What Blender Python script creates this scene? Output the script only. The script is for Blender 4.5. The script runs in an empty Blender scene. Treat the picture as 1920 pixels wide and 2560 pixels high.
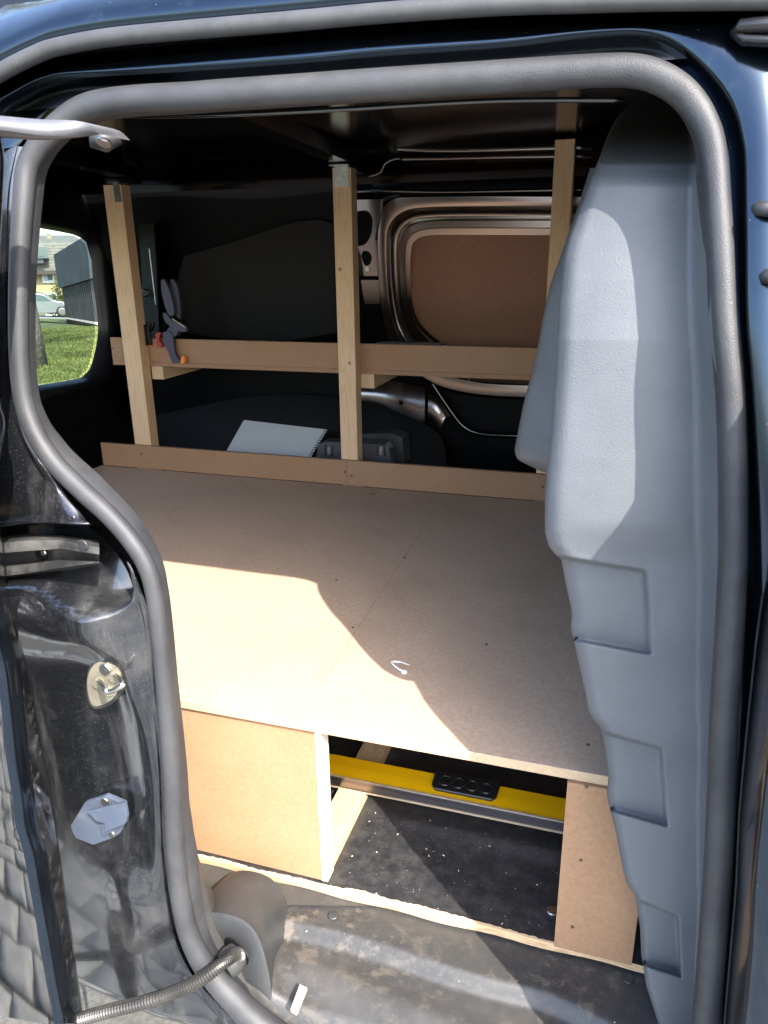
import bpy, bmesh, math, random
from mathutils import Vector, Matrix
random.seed(7)
S = bpy.context.scene
COL = S.collection
R = math.radians

# ------------------------------------------------------------------ camera
CAM = Vector((0, 0, 1.58)); FPX = 1883.67
_p, _y, _r = R(19.184), R(17.56), R(-0.70)
FW = Vector((-math.sin(_y)*math.cos(_p), math.cos(_y)*math.cos(_p), -math.sin(_p)))
_rt = Vector((math.cos(_y), math.sin(_y), 0)); _up = _rt.cross(FW)
RT = math.cos(_r)*_rt + math.sin(_r)*_up
UP = -math.sin(_r)*_rt + math.cos(_r)*_up
cam = bpy.data.objects.new('camera', bpy.data.cameras.new('camera')); COL.objects.link(cam)
m3 = Matrix((RT, UP, -FW)).transposed()
cam.matrix_world = Matrix.Translation(CAM) @ m3.to_4x4()
cam.data.sensor_fit = 'HORIZONTAL'; cam.data.sensor_width = 36; cam.data.lens = 36*FPX/1920
cam.data.clip_start = 0.02; cam.data.clip_end = 2000
S.camera = cam

# ------------------------------------------------------------------ world, sun, exposure
SUN = Vector((1.0, -1.0, 1.33)).normalized()          # towards the sun
w = bpy.data.worlds.new('World'); S.world = w; w.use_nodes = True
nt = w.node_tree; nt.nodes.clear()
sky = nt.nodes.new('ShaderNodeTexSky'); sky.sky_type = 'NISHITA'; sky.sun_disc = False
sky.sun_elevation = math.asin(SUN.z); sky.sun_rotation = math.atan2(SUN.x, SUN.y)
sky.air_density = 1.0; sky.dust_density = 2.2; sky.ozone_density = 1.6
bg = nt.nodes.new('ShaderNodeBackground'); bg.inputs[1].default_value = 0.15
out = nt.nodes.new('ShaderNodeOutputWorld')
nt.links.new(sky.outputs[0], bg.inputs[0]); nt.links.new(bg.outputs[0], out.inputs[0])
sl = bpy.data.lights.new('sun', 'SUN'); sl.energy = 2.2; sl.angle = R(0.5); sl.color = (1, .95, .87)
so = bpy.data.objects.new('sun', sl); COL.objects.link(so)
so.rotation_euler = SUN.to_track_quat('Z', 'Y').to_euler()
vs = S.view_settings; vs.view_transform = 'Standard'; vs.look = 'None'; vs.gamma = 1
vs.exposure = 2.7; vs.use_curve_mapping = False
S.render.engine = 'CYCLES'
S.cycles.max_bounces = 10; S.cycles.diffuse_bounces = 6; S.cycles.glossy_bounces = 5
S.cycles.transparent_max_bounces = 12

# ------------------------------------------------------------------ geometry helpers
def ray(u, v): return FW + RT*((u-960)/FPX) - UP*((v-1280)/FPX)
def at(u, v, x=None, y=None, z=None):
    d = ray(u, v)
    t = (x-CAM.x)/d.x if x is not None else (y-CAM.y)/d.y if y is not None else (z-CAM.z)/d.z
    return CAM + d*t
def ap(z): return 0.70 if z < 1.2 else 0.70 + 0.30*(z-1.2)**2      # the curved side of the van
def A(u, v, off=0.0):
    y = 0.72
    for i in range(12):
        p = at(u, v, y=y); y = ap(p.z)+off
    return at(u, v, y=y)
def smooth(pts, n=4):                                               # Catmull-Rom through tuples
    o = []
    P = [pts[0]]+list(pts)+[pts[-1]]
    for i in range(1, len(P)-2):
        a, b, c, d = P[i-1], P[i], P[i+1], P[i+2]
        for k in range(n):
            t = k/n
            o.append(tuple(.5*((2*b[j])+(-a[j]+c[j])*t+(2*a[j]-5*b[j]+4*c[j]-d[j])*t*t+(-a[j]+3*b[j]-3*c[j]+d[j])*t**3) for j in range(len(b))))
    o.append(tuple(pts[-1])); return o
def interp(tab, x):
    if x <= tab[0][0]: return tab[0][1]
    for (a, b), (c, d) in zip(tab, tab[1:]):
        if x <= c: return b+(d-b)*(x-a)/(c-a)
    return tab[-1][1]
def sstep(a, b, x):
    t = max(0, min(1, (x-a)/(b-a))); return t*t*(3-2*t)

BASE = {}
def obj(name, bm, mt, parent=None, smoothsh=False, label=None, kind=None, bevel=0):
    me = bpy.data.meshes.new(name)
    if bevel:
        ed = [e for e in bm.edges if len(e.link_faces) == 2 and e.calc_face_angle(0) > .5]
        bmesh.ops.bevel(bm, geom=ed, offset=bevel, segments=2, affect='EDGES', profile=.5)
    if smoothsh:
        for f in bm.faces: f.smooth = True
    bm.to_mesh(me); bm.free()
    base = Vector((0, 0, 0))
    if parent is not None: base = BASE[parent.name]
    me.transform(Matrix.Translation(-base))
    mats = mt if isinstance(mt, (list, tuple)) else [mt]
    for q in mats: me.materials.append(q)
    o = bpy.data.objects.new(name, me); COL.objects.link(o)
    o.parent = parent; BASE[o.name] = base
    if label: o['label'] = label
    if kind: o['kind'] = kind
    return o
def thing(name, loc, label, cat, group=None):
    o = bpy.data.objects.new(name, None); COL.objects.link(o); o.location = loc
    o.empty_display_size = .05
    BASE[o.name] = Vector(loc); o['label'] = label; o['category'] = cat
    if group: o['group'] = group
    return o
def tag(o, label, cat, group=None):
    o['label'] = label; o['category'] = cat
    if group: o['group'] = group
    return o
def box(x0, x1, y0, y1, z0, z1, bm=None):
    bm = bm or bmesh.new()
    v = [bm.verts.new((x, y, z)) for x in (x0, x1) for y in (y0, y1) for z in (z0, z1)]
    for q in ((0,1,3,2),(4,6,7,5),(0,4,5,1),(2,3,7,6),(0,2,6,4),(1,5,7,3)): bm.faces.new([v[i] for i in q])
    bmesh.ops.recalc_face_normals(bm, faces=bm.faces[:])
    return bm
def loft(cs, bm=None, close=False, flip=False):
    bm = bm or bmesh.new()
    rows = [[bm.verts.new(p) for p in c] for c in cs]
    for a, b in zip(rows, rows[1:]):
        n = len(a)
        for i in range(n if close else n-1):
            j = (i+1) % n
            q = [a[i], a[j], b[j], b[i]]
            if flip: q.reverse()
            try: bm.faces.new(q)
            except ValueError: pass
    return bm
def sweep(pts, ra, rb=None, seg=14, bm=None, caps=True, lateral=None):
    """tube along pts; ra/rb radii (number or list) in the path's side direction and in `lateral`"""
    bm = bm or bmesh.new()
    lat = lateral or Vector((0, 1, 0))
    n = len(pts); rows = []
    for i, p in enumerate(pts):
        t = (Vector(pts[min(i+1, n-1)])-Vector(pts[max(i-1, 0)])).normalized()
        a = t.cross(lat)
        if a.length < .05: a = t.cross(Vector((1, 0, 0)))
        a.normalize(); b = a.cross(t).normalized()
        r1 = ra[i] if isinstance(ra, (list, tuple)) else ra
        r2 = r1 if rb is None else (rb[i] if isinstance(rb, (list, tuple)) else rb)
        rows.append([bm.verts.new(Vector(p)+a*math.cos(k*2*math.pi/seg)*r1+b*math.sin(k*2*math.pi/seg)*r2) for k in range(seg)])
    for x, y in zip(rows, rows[1:]):
        for k in range(seg):
            bm.faces.new([x[k], x[(k+1) % seg], y[(k+1) % seg], y[k]])
    if caps: bm.faces.new(rows[0][::-1]); bm.faces.new(rows[-1])
    bmesh.ops.recalc_face_normals(bm, faces=bm.faces[:])
    return bm
def prism(pts, d, bm=None):
    """closed outline of world points pushed along vector d"""
    bm = bm or bmesh.new(); d = Vector(d)
    a = [bm.verts.new(p) for p in pts]; b = [bm.verts.new(Vector(p)+d) for p in pts]
    bm.faces.new(a); bm.faces.new(b[::-1]); n = len(a)
    for i in range(n): bm.faces.new([a[i], b[i], b[(i+1) % n], a[(i+1) % n]])
    bmesh.ops.recalc_face_normals(bm, faces=bm.faces[:])
    return bm
def pix(uv, y, dy, bm=None): return prism([at(u, v, y=y) for u, v in uv], (0, dy, 0), bm)
def disc(c, n, r, h, seg=16, bm=None, r2=None):
    """short cylinder at c along n"""
    bm = bm or bmesh.new(); n = Vector(n).normalized()
    a = n.cross(Vector((0, 0, 1)));
    if a.length < .1: a = n.cross(Vector((1, 0, 0)))
    a.normalize(); b = n.cross(a); r2 = r2 if r2 is not None else r*.85
    rows = []
    for rr, hh in ((r, 0), (r, h*.6), (r2, h)):
        rows.append([bm.verts.new(Vector(c)+n*hh+(a*math.cos(k*2*math.pi/seg)+b*math.sin(k*2*math.pi/seg))*rr) for k in range(seg)])
    for x, y in zip(rows, rows[1:]):
        for k in range(seg): bm.faces.new([x[k], x[(k+1) % seg], y[(k+1) % seg], y[k]])
    bm.faces.new(rows[-1]); bm.faces.new(rows[0][::-1])
    bmesh.ops.recalc_face_normals(bm, faces=bm.faces[:])
    return bm
def screw(name, c, n, r, mt, parent, recess=True):
    bm = disc(c, n, r, r*.35, 14)
    if recess:
        disc(Vector(c)+Vector(n).normalized()*r*.352, n, r*.35, r*.02, 6, bm)
    return obj(name, bm, mt, parent)

# ------------------------------------------------------------------ materials
def N(nt, t, **k):
    n = nt.nodes.new(t)
    for a, b in k.items(): setattr(n, a, b)
    return n
def mat(name, c1, c2=None, ns=20, stretch=(1, 1, 1), lo=.35, hi=.65, rough=.5, rough2=None, metal=0, coat=0, coatr=.05,
        spec=.5, ior=1.5, bump=(), specks=(), dust=None, det=6):
    """c1/c2 mixed by noise; bump: (kind, scale, strength, distance); specks: (scale, size, colour, amount);
    dust: (colour, scale, lo, hi, max)"""
    m = bpy.data.materials.new(name); m.use_nodes = True; nt = m.node_tree; L = nt.links
    bs = nt.nodes['Principled BSDF']
    tc = N(nt, 'ShaderNodeTexCoord'); mp = N(nt, 'ShaderNodeMapping'); mp.inputs['Scale'].default_value = stretch
    L.new(tc.outputs['Object'], mp.inputs[0])
    col = None
    def mix(fac, a, b):
        x = N(nt, 'ShaderNodeMix', data_type='RGBA')
        if hasattr(fac, 'links'): L.new(fac, x.inputs[0])
        else: x.inputs[0].default_value = fac
        for s, q in ((6, a), (7, b)):
            if hasattr(q, 'links'): L.new(q, x.inputs[s])
            else: x.inputs[s].default_value = (*q, 1)
        return x.outputs[2]
    def ramp(src, lo, hi, mx=1.0):
        r = N(nt, 'ShaderNodeMapRange'); r.inputs[1].default_value = lo; r.inputs[2].default_value = hi
        r.inputs[4].default_value = mx; r.interpolation_type = 'SMOOTHSTEP'
        L.new(src, r.inputs[0]); return r.outputs[0]
    roughs = rough
    if c2:
        n = N(nt, 'ShaderNodeTexNoise'); n.inputs['Scale'].default_value = ns; n.inputs['Detail'].default_value = det
        n.inputs['Roughness'].default_value = .65
        L.new(mp.outputs[0], n.inputs['Vector'])
        f = ramp(n.outputs['Fac'], lo, hi); col = mix(f, c1, c2)
        if rough2 is not None:
            r = N(nt, 'ShaderNodeMapRange'); r.inputs[3].default_value = rough; r.inputs[4].default_value = rough2
            L.new(f, r.inputs[0]); L.new(r.outputs[0], bs.inputs['Roughness'])
    else: col = c1
    if not (c2 and rough2 is not None): bs.inputs['Roughness'].default_value = rough
    dirt = None
    for sc, sz, c, am in specks:
        v = N(nt, 'ShaderNodeTexVoronoi'); v.inputs['Scale'].default_value = sc; L.new(tc.outputs['Object'], v.inputs['Vector'])
        f = ramp(v.outputs['Distance'], sz, sz*.55)
        v2 = N(nt, 'ShaderNodeMath', operation='GREATER_THAN'); v2.inputs[1].default_value = 1-am
        s = N(nt, 'ShaderNodeSeparateColor'); L.new(v.outputs['Color'], s.inputs[0]); L.new(s.outputs[0], v2.inputs[0])
        mm = N(nt, 'ShaderNodeMath', operation='MULTIPLY'); L.new(f, mm.inputs[0]); L.new(v2.outputs[0], mm.inputs[1])
        col = mix(mm.outputs[0], col, c); 
        if dirt is None: dirt = mm.outputs[0]
        else:
            a = N(nt, 'ShaderNodeMath', operation='MAXIMUM'); L.new(dirt, a.inputs[0]); L.new(mm.outputs[0], a.inputs[1]); dirt = a.outputs[0]
    if dust:
        for d in (dust if isinstance(dust, list) else [dust]):
            c, sc, l_, h_, mx = d[:5]
            n = N(nt, 'ShaderNodeTexNoise'); n.inputs['Scale'].default_value = sc; n.inputs['Detail'].default_value = 8
            n.inputs['Roughness'].default_value = .7
            if len(d) > 5:
                mq = N(nt, 'ShaderNodeMapping'); mq.inputs['Scale'].default_value = d[5]; L.new(tc.outputs['Object'], mq.inputs[0]); L.new(mq.outputs[0], n.inputs['Vector'])
            else: L.new(tc.outputs['Object'], n.inputs['Vector'])
            f = ramp(n.outputs['Fac'], l_, h_, mx); col = mix(f, col, c)
            if dirt is None: dirt = f
            else:
                a = N(nt, 'ShaderNodeMath', operation='MAXIMUM'); L.new(dirt, a.inputs[0]); L.new(f, a.inputs[1]); dirt = a.outputs[0]
    if hasattr(col, 'links'): L.new(col, bs.inputs['Base Color'])
    else: bs.inputs['Base Color'].default_value = (*col, 1)
    if dirt is not None and metal > 0:
        r = N(nt, 'ShaderNodeMapRange'); r.inputs[3].default_value = metal; r.inputs[4].default_value = 0
        L.new(dirt, r.inputs[0]); L.new(r.outputs[0], bs.inputs['Metallic'])
    else: bs.inputs['Metallic'].default_value = metal
    if dirt is not None and coat > 0:
        r = N(nt, 'ShaderNodeMapRange'); r.inputs[3].default_value = coat; r.inputs[4].default_value = 0
        L.new(dirt, r.inputs[0]); L.new(r.outputs[0], bs.inputs['Coat Weight'])
    else: bs.inputs['Coat Weight'].default_value = coat
    bs.inputs['Coat Roughness'].default_value = coatr
    bs.inputs['Specular IOR Level'].default_value = spec; bs.inputs['IOR'].default_value = ior
    prev = None
    for kind, sc, st, dist in bump:
        if kind == 'cell':
            t = N(nt, 'ShaderNodeTexVoronoi'); t.feature = 'SMOOTH_F1'; t.inputs['Scale'].default_value = sc; o_ = t.outputs['Distance']
            L.new(tc.outputs['Object'], t.inputs['Vector'])
        else:
            t = N(nt, 'ShaderNodeTexNoise'); t.inputs['Scale'].default_value = sc; t.inputs['Detail'].default_value = 4; o_ = t.outputs['Fac']
            L.new((mp if kind == 'grain' else tc).outputs[0 if kind == 'grain' else 'Object'], t.inputs['Vector'])
        b = N(nt, 'ShaderNodeBump'); b.inputs['Strength'].default_value = st; b.inputs['Distance'].default_value = dist
        L.new(o_, b.inputs['Height'])
        if prev: L.new(prev, b.inputs['Normal'])
        prev = b.outputs[0]
    if prev: L.new(prev, bs.inputs['Normal'])
    return m
def pine(name, axis, c1=(.66, .45, .265), c2=(.50, .31, .155)):
    """planed softwood: rings stretched along the board, a few knots"""
    st = {'X': (.6, 9, 9), 'Y': (9, .6, 9), 'Z': (9, 9, .6)}[axis]
    m = bpy.data.materials.new(name); m.use_nodes = True; nt = m.node_tree; L = nt.links; bs = nt.nodes['Principled BSDF']
    tc = N(nt, 'ShaderNodeTexCoord'); mp = N(nt, 'ShaderNodeMapping'); mp.inputs['Scale'].default_value = st
    L.new(tc.outputs['Object'], mp.inputs[0])
    n = N(nt, 'ShaderNodeTexNoise'); n.inputs['Scale'].default_value = 4; n.inputs['Detail'].default_value = 2; L.new(mp.outputs[0], n.inputs['Vector'])
    ml = N(nt, 'ShaderNodeMath', operation='MULTIPLY'); ml.inputs[1].default_value = 60; L.new(n.outputs['Fac'], ml.inputs[0])
    si = N(nt, 'ShaderNodeMath', operation='SINE'); L.new(ml.outputs[0], si.inputs[0])
    r = N(nt, 'ShaderNodeMapRange'); r.inputs[1].default_value = .1; r.inputs[2].default_value = 1.0; r.inputs[4].default_value = .42; L.new(si.outputs[0], r.inputs[0])
    x = N(nt, 'ShaderNodeMix', data_type='RGBA'); x.inputs[6].default_value = (*c1, 1); x.inputs[7].default_value = (*c2, 1); L.new(r.outputs[0], x.inputs[0])
    v = N(nt, 'ShaderNodeTexVoronoi'); v.inputs['Scale'].default_value = 5.5; L.new(tc.outputs['Object'], v.inputs['Vector'])
    k = N(nt, 'ShaderNodeMapRange'); k.inputs[1].default_value = .055; k.inputs[2].default_value = .035; L.new(v.outputs['Distance'], k.inputs[0])
    y = N(nt, 'ShaderNodeMix', data_type='RGBA'); y.inputs[7].default_value = (.22, .10, .035, 1); L.new(x.outputs[2], y.inputs[6]); L.new(k.outputs[0], y.inputs[0])
    f = N(nt, 'ShaderNodeTexNoise'); f.inputs['Scale'].default_value = 90; L.new(mp.outputs[0], f.inputs['Vector'])
    b = N(nt, 'ShaderNodeBump'); b.inputs['Strength'].default_value = .15; b.inputs['Distance'].default_value = .001; L.new(f.outputs['Fac'], b.inputs['Height'])
    L.new(y.outputs[2], bs.inputs['Base Color']); L.new(b.outputs[0], bs.inputs['Normal']); bs.inputs['Roughness'].default_value = .6
    return m
DUST = (.17, .16, .145)
M_paint = mat('black_paint', (.030, .043, .062), metal=.95, rough=.20, coat=.2, coatr=.03, bump=(('n', 6, .02, .004),),
              specks=((220, .09, (.5, .5, .5), .05),), dust=[((.2, .2, .2), 30, .55, .95, .25)])
M_jamb = mat('dusty_black_paint', (.035, .038, .045), metal=.85, rough=.20, coat=.6, coatr=.05,
             specks=((420, .20, (.12, .12, .115), .25), (260, .07, (.14, .14, .135), .05)),
             dust=[((.11, .105, .095), 3.5, .50, .64, .35), ((.13, .125, .115), 14, .50, .70, .5, (1, 1, .12)), ((.13, .125, .12), 160, .50, .8, .25)], bump=(('n', 12, .05, .004), ('n', 500, .05, .0005)))
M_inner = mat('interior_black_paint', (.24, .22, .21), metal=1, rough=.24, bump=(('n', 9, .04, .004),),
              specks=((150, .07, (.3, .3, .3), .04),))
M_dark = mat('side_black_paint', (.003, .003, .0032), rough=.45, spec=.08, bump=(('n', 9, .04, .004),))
M_frame = mat('frame_paint_boosted_reflection', (.26, .235, .22), metal=1, rough=.22, bump=(('n', 9, .04, .004),))  # same black paint, base brightened to strengthen the light it reflects
M_roofin = mat('ceiling_black_paint', (.075, .075, .075), metal=1, rough=.16, bump=(('n', 5, .02, .004),))
M_seal = mat('rubber_seal', (.036, .037, .040), (.025, .025, .028), ns=14, rough=.55, spec=.45, bump=(('n', 700, .5, .0008), ('n', 45, .25, .0015)),
             specks=((260, .07, (.6, .6, .6), .03),), dust=((.075, .072, .066), 12, .45, .8, .4))
M_gasket = mat('outer_gasket_rubber', (.042, .042, .044), (.032, .032, .034), ns=40, rough=.6, bump=(('n', 700, .3, .0006),), specks=((260, .07, (.5, .5, .5), .03),))
M_black = mat('gap_shade_black', (.006, .006, .007), rough=.8, spec=.1)  # flat black standing in for shade inside gaps, slots and holes
M_rough_black = mat('black_rubber', (.02, .02, .022), rough=.5, dust=(DUST, 30, .45, .8, .25))
M_grey = mat('grained_grey_plastic', (.108, .113, .122), (.092, .096, .104), ns=5, rough=.46, spec=.22,
             bump=(('cell', 620, .55, .0006), ('n', 300, .15, .0004)), specks=((210, .05, (.35, .35, .35), .04),))
M_sill = mat('sill_plastic', (.018, .018, .019), (.026, .0255, .025), ns=14, rough=.48, spec=.5,
             specks=((300, .10, (.2, .19, .17), .10),),
             dust=[((.085, .073, .060), 9, .55, .70, .6), ((.075, .070, .064), 60, .42, .72, .7), ((.15, .125, .095), 17, .55, .63, .65, (1.0, 1.5, 1)), ((.15, .125, .095), 42, .56, .66, .6), ((.05, .048, .045), 2.2, .35, .6, .7)],
             bump=(('cell', 600, .2, .0006), ('n', 40, .2, .001)))
M_trim = mat('grained_dark_trim', (.032, .032, .031), (.045, .044, .042), ns=10, rough=.5, bump=(('cell', 420, .5, .001),),
             dust=[((.085, .078, .068), 14, .48, .75, .5)], specks=((260, .09, (.22, .2, .18), .06),))
M_mdf = mat('mdf_top', (.47, .34, .245), (.35, .25, .178), ns=130, rough=.62, spec=.3, lo=.3, hi=.75,
            specks=((190, .13, (.20, .13, .08), .10), (300, .12, (.62, .52, .38), .12)),
            dust=[((.33, .235, .165), 3, .42, .7, .6), ((.24, .17, .12), 14, .62, .74, .5, (1, 4, 1)), ((.5, .38, .28), 7, .6, .75, .4, (4, 1, 1))], bump=(('n', 700, .15, .0005),))
M_mdfp = mat('mdf_panel', (.33, .187, .102), (.26, .146, .078), ns=130, rough=.65, spec=.3, lo=.3, hi=.75,
             specks=((210, .11, (.2, .12, .07), .08), (260, .1, (.62, .45, .3), .06)), dust=((.36, .23, .14), 4, .4, .7, .4), bump=(('n', 700, .15, .0005),))
M_mdfe = mat('mdf_edge', (.52, .38, .24), (.38, .27, .16), ns=180, stretch=(1, 1, 5), rough=.8, bump=(('n', 500, .4, .001),))
M_hard = mat('hardboard', (.30, .14, .078), (.26, .12, .065), ns=120, rough=.6)
M_pineZ = pine('pine_upright', 'Z'); M_pineY = pine('pine_batten', 'Y', (.56, .40, .24), (.42, .27, .14))
M_ply = mat('black_ply_face', (.026, .026, .028), (.016, .016, .017), ns=60, rough=.36, spec=.6,
            specks=((400, .13, (.08, .075, .065), .25), (210, .08, (.14, .12, .10), .04)),
            dust=((.08, .075, .07), 40, .40, .75, .45), bump=(('cell', 500, .3, .0006),))
M_plye = mat('ply_edge', (.62, .45, .27), (.42, .26, .13), ns=30, stretch=(1, 1, 8), rough=.75, bump=(('grain', 60, .4, .001),), specks=((90, .16, (.2, .12, .06), .1),))
M_splint = mat('torn_ply_veneer', (.68, .50, .30), (.52, .36, .20), ns=30, stretch=(.5, 6, 1), rough=.75, bump=(('grain', 60, .4, .001),))
M_yellow = mat('yellow_enamel', (.88, .50, .004), (.80, .44, .003), ns=3, stretch=(.2, 20, 20), rough=.25, spec=.6)
M_alu = mat('brushed_aluminium', (.30, .27, .26), (.2, .18, .18), ns=8, stretch=(.3, 30, 30), metal=1, rough=.3)
M_lip = mat('machined_edge', (.78, .62, .42), metal=.6, rough=.3)
M_blackpl = mat('black_plastic', (.012, .012, .013), rough=.25, spec=.5)
M_zinc = mat('zinc_metal', (.55, .52, .48), (.4, .38, .35), ns=60, metal=1, rough=.32)
M_ivory = mat('passivated_steel', (.30, .275, .21), (.23, .21, .16), ns=30, metal=.55, rough=.35, spec=.6)
M_steel = mat('rail_steel', (.20, .20, .20), (.14, .14, .14), ns=12, metal=.9, rough=.28, dust=[(DUST, 10, .42, .7, .55), (DUST, 140, .5, .8, .4)])
M_bluepl = mat('blue_grey_plastic', (.055, .07, .10), (.045, .058, .084), ns=30, rough=.5, dust=((.16, .15, .135), 40, .5, .8, .45))
M_hose = mat('corrugated_plastic', (.016, .015, .014), (.028, .026, .022), ns=20, rough=.35, spec=.6, dust=((.10, .08, .06), 30, .5, .8, .4))
M_paper = mat('notebook_paper', (.62, .63, .60), (.58, .59, .56), ns=3, rough=.8)
M_case = mat('grey_case_plastic', (.05, .052, .06), rough=.4)
M_clamp = mat('dark_clamp_plastic', (.05, .048, .075), rough=.4)
M_orange = mat('orange_pad', (.75, .22, .03), rough=.5)
M_red = mat('red_plastic', (.30, .03, .03), rough=.4)
M_white = mat('white_plastic', (.75, .77, .80), rough=.4)
M_leaf = mat('dry_leaf', (.09, .06, .025), rough=.7)
M_offcut = mat('pale_wood', (.75, .66, .5), (.62, .52, .38), ns=20, stretch=(1, 1, 8), rough=.7)
M_glass = bpy.data.materials.new('tinted_glass'); M_glass.use_nodes = True
_n = M_glass.node_tree; _n.nodes.clear()
_o = _n.nodes.new('ShaderNodeOutputMaterial'); _t = _n.nodes.new('ShaderNodeBsdfTransparent'); _t.inputs[0].default_value = (.42, .48, .48, 1)
_g = _n.nodes.new('ShaderNodeBsdfGlossy'); _g.inputs['Roughness'].default_value = .02
_f = _n.nodes.new('ShaderNodeValue'); _f.outputs[0].default_value = .05; _m = _n.nodes.new('ShaderNodeMixShader')
_n.links.new(_f.outputs[0], _m.inputs[0]); _n.links.new(_t.outputs[0], _m.inputs[1]); _n.links.new(_g.outputs[0], _m.inputs[2]); _n.links.new(_m.outputs[0], _o.inputs[0])

# ------------------------------------------------------------------ ground
bm = bmesh.new(); bmesh.ops.create_grid(bm, x_segments=2, y_segments=2, size=400)
bmesh.ops.translate(bm, verts=bm.verts, vec=(0, 0, -3.2))
obj('terrain', bm, mat('far_ground', (.16, .17, .12), (.10, .12, .07), ns=.1, rough=.9), kind='structure')
bm = box(-3.4, 26, -26, 3.2, -.3, -.014)
pave = obj('pavement', bm, mat('joint_sand', (.10, .095, .085), (.06, .058, .05), ns=80, rough=.9), kind='structure')
M_stone = mat('paving_stone', (.30, .305, .29), (.22, .225, .215), ns=9, rough=.75, dust=[((.36, .35, .33), 20, .5, .8, .5)], bump=(('n', 30, .6, .006), ('n', 200, .3, .001)))
stones = []
for k in range(5):
    b = box(-.105, .105, -.068, .068, -.06, 0)
    bmesh.ops.subdivide_edges(b, edges=b.edges[:], cuts=3, use_grid_fill=True)
    rr = random.Random(k)
    for q in b.verts:
        e = max(abs(q.co.x)/.105, abs(q.co.y)/.068)
        q.co.x += rr.uniform(-.006, .006); q.co.y += rr.uniform(-.006, .006)
        if q.co.z > -.01: q.co.z += rr.uniform(-.003, .003) - (.007 if e > .95 else 0)
    me = bpy.data.meshes.new('paving_stone')
    for f in b.faces: f.smooth = True
    b.to_mesh(me); b.free(); me.materials.append(M_stone); stones.append(me)
cnt = 0; y = .62; row = 0
while y > -1.75:
    x = -2.9 + (row % 2)*.11
    while x < 1.6 and cnt < 300:
        o = bpy.data.objects.new('paving_stone', random.choice(stones)); COL.objects.link(o); o.parent = pave
        o.location = (x+random.uniform(-.006, .006), y+random.uniform(-.005, .005), random.uniform(-.004, .004)); o.rotation_euler.z = random.uniform(-.04, .04)
        x += .226; cnt += 1
    y -= .15; row += 1
# the same stones farther off, joined
bm = bmesh.new()
yy = -1.75
while yy > -5:
    x = -4+(row % 2)*.11
    while x < 4.5:
        box(x-.105, x+.105, yy-.068, yy+.068, -.06, random.uniform(-.004, .004), bm); x += .226
    yy -= .15; row += 1
obj('paving_stone', bm, M_stone, pave, kind='stuff')

# ------------------------------------------------------------------ the van
van = thing('van', (-.3, 1.5, 0), 'black panel van whose side door is slid back on a bare load space', 'van')

# --- seal tube round the opening : (u, v, half width px) going from right bottom over the top to left bottom
TUBE = [(1690, 2900, 33), (1735, 2740, 33), (1766, 2560, 33), (1797, 2178, 33), (1807, 1989, 33), (1814, 1800, 33), (1827, 1600, 33), (1838, 1400, 31), (1838, 1250, 31),
        (1835, 1100, 31), (1828, 961, 32), (1813, 800, 32), (1803, 600, 32), (1795, 500, 32), (1787, 400, 33), (1772, 330, 35), (1742, 270, 37), (1700, 224, 39),
        (1645, 192, 40), (1590, 177, 41), (1530, 174, 41), (1423, 180, 41), (1249, 192, 41), (960, 210, 40), (752, 223, 38), (579, 234, 37), (480, 241, 36),
        (340, 248, 35), (250, 260, 35), (200, 276, 34), (160, 302, 33), (122, 335, 31), (90, 375, 29), (66, 425, 28), (57, 508, 27), (50, 617, 26), (46, 725, 25.5), (46, 834, 25.5),
        (48, 900, 25.5), (53, 960, 26), (64, 1019, 26), (86, 1079, 27), (112, 1124, 27), (146, 1168, 27), (207, 1228, 27), (272, 1288, 26), (324, 1347, 26), (362, 1407, 25),
        (382, 1467, 24), (395, 1560, 23.5), (410, 1708, 23.5), (428, 1900, 26), (434, 2016, 26), (439, 2131, 26), (452, 2247, 27), (474, 2340, 28), (517, 2421, 31), (588, 2500, 36), (650, 2560, 39), (770, 2640, 42), (1000, 2730, 44)]
TS = smooth(TUBE, 5)
tp = [A(u, v, 0) for u, v, w_ in TS]
pr = [w_*(.92 if v < 330 else .94)*(p-CAM).dot(FW)/FPX for p, (u, v, w_) in zip(tp, TS)]
tp = smooth([tuple(p) for p in tp], 1); tp = [Vector(p) for p in tp]
seal = obj('door_seal', sweep(tp, pr, [r_*.95 for r_ in pr], seg=20), M_seal, van, True)
# inner lip of the seal, running behind the tube towards the load space
# (distance px from centre towards the inside)
LIP = []
n = len(TS)
def lipw(i):
    u, v, w_ = TS[i]
    if u > 1500 and v > 600: return interp([(600, 40), (1000, 42), (1300, 44), (2600, 38)], v)
    if v < 420 and u > 1500: return 46
    if v < 300: return 44
    return interp([(300, 46), (420, 52), (617, 46), (900, 42), (1019, 41), (1079, 46), (1124, 52), (1228, 58), (1347, 50), (1467, 38), (1708, 36), (2016, 40), (2131, 55), (2247, 55), (2600, 40)], v)
def inner_dir(i):
    a, b = TS[max(i-1, 0)], TS[min(i+1, n-1)]
    dx, dy = b[0]-a[0], b[1]-a[1]; l = math.hypot(dx, dy) or 1
    return (dy/l*-1*-1, -dx/l*1) if False else (dy/l*-1, dx/l)
lip_a, lip_b, lip_c = [], [], []
for i in range(n):
    u, v, w_ = TS[i]; d = inner_dir(i)
    # inward is towards the middle of the opening
    if (900-u)*d[0]+(1100-v)*d[1] < 0: d = (-d[0], -d[1])
    if v > 1000 and u < 800: d = (abs(d[0]), -abs(d[1])) 
    L_ = lipw(i)
    lip_a.append(A(u+d[0]*w_*.55, v+d[1]*w_*.55, .006)); lip_b.append(A(u+d[0]*L_, v+d[1]*L_, .028)); lip_c.append(A(u+d[0]*L_*.8, v+d[1]*L_*.8, .10))
obj('seal_lip', loft([lip_a, lip_b, lip_c]), M_seal, van, True)

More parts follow.
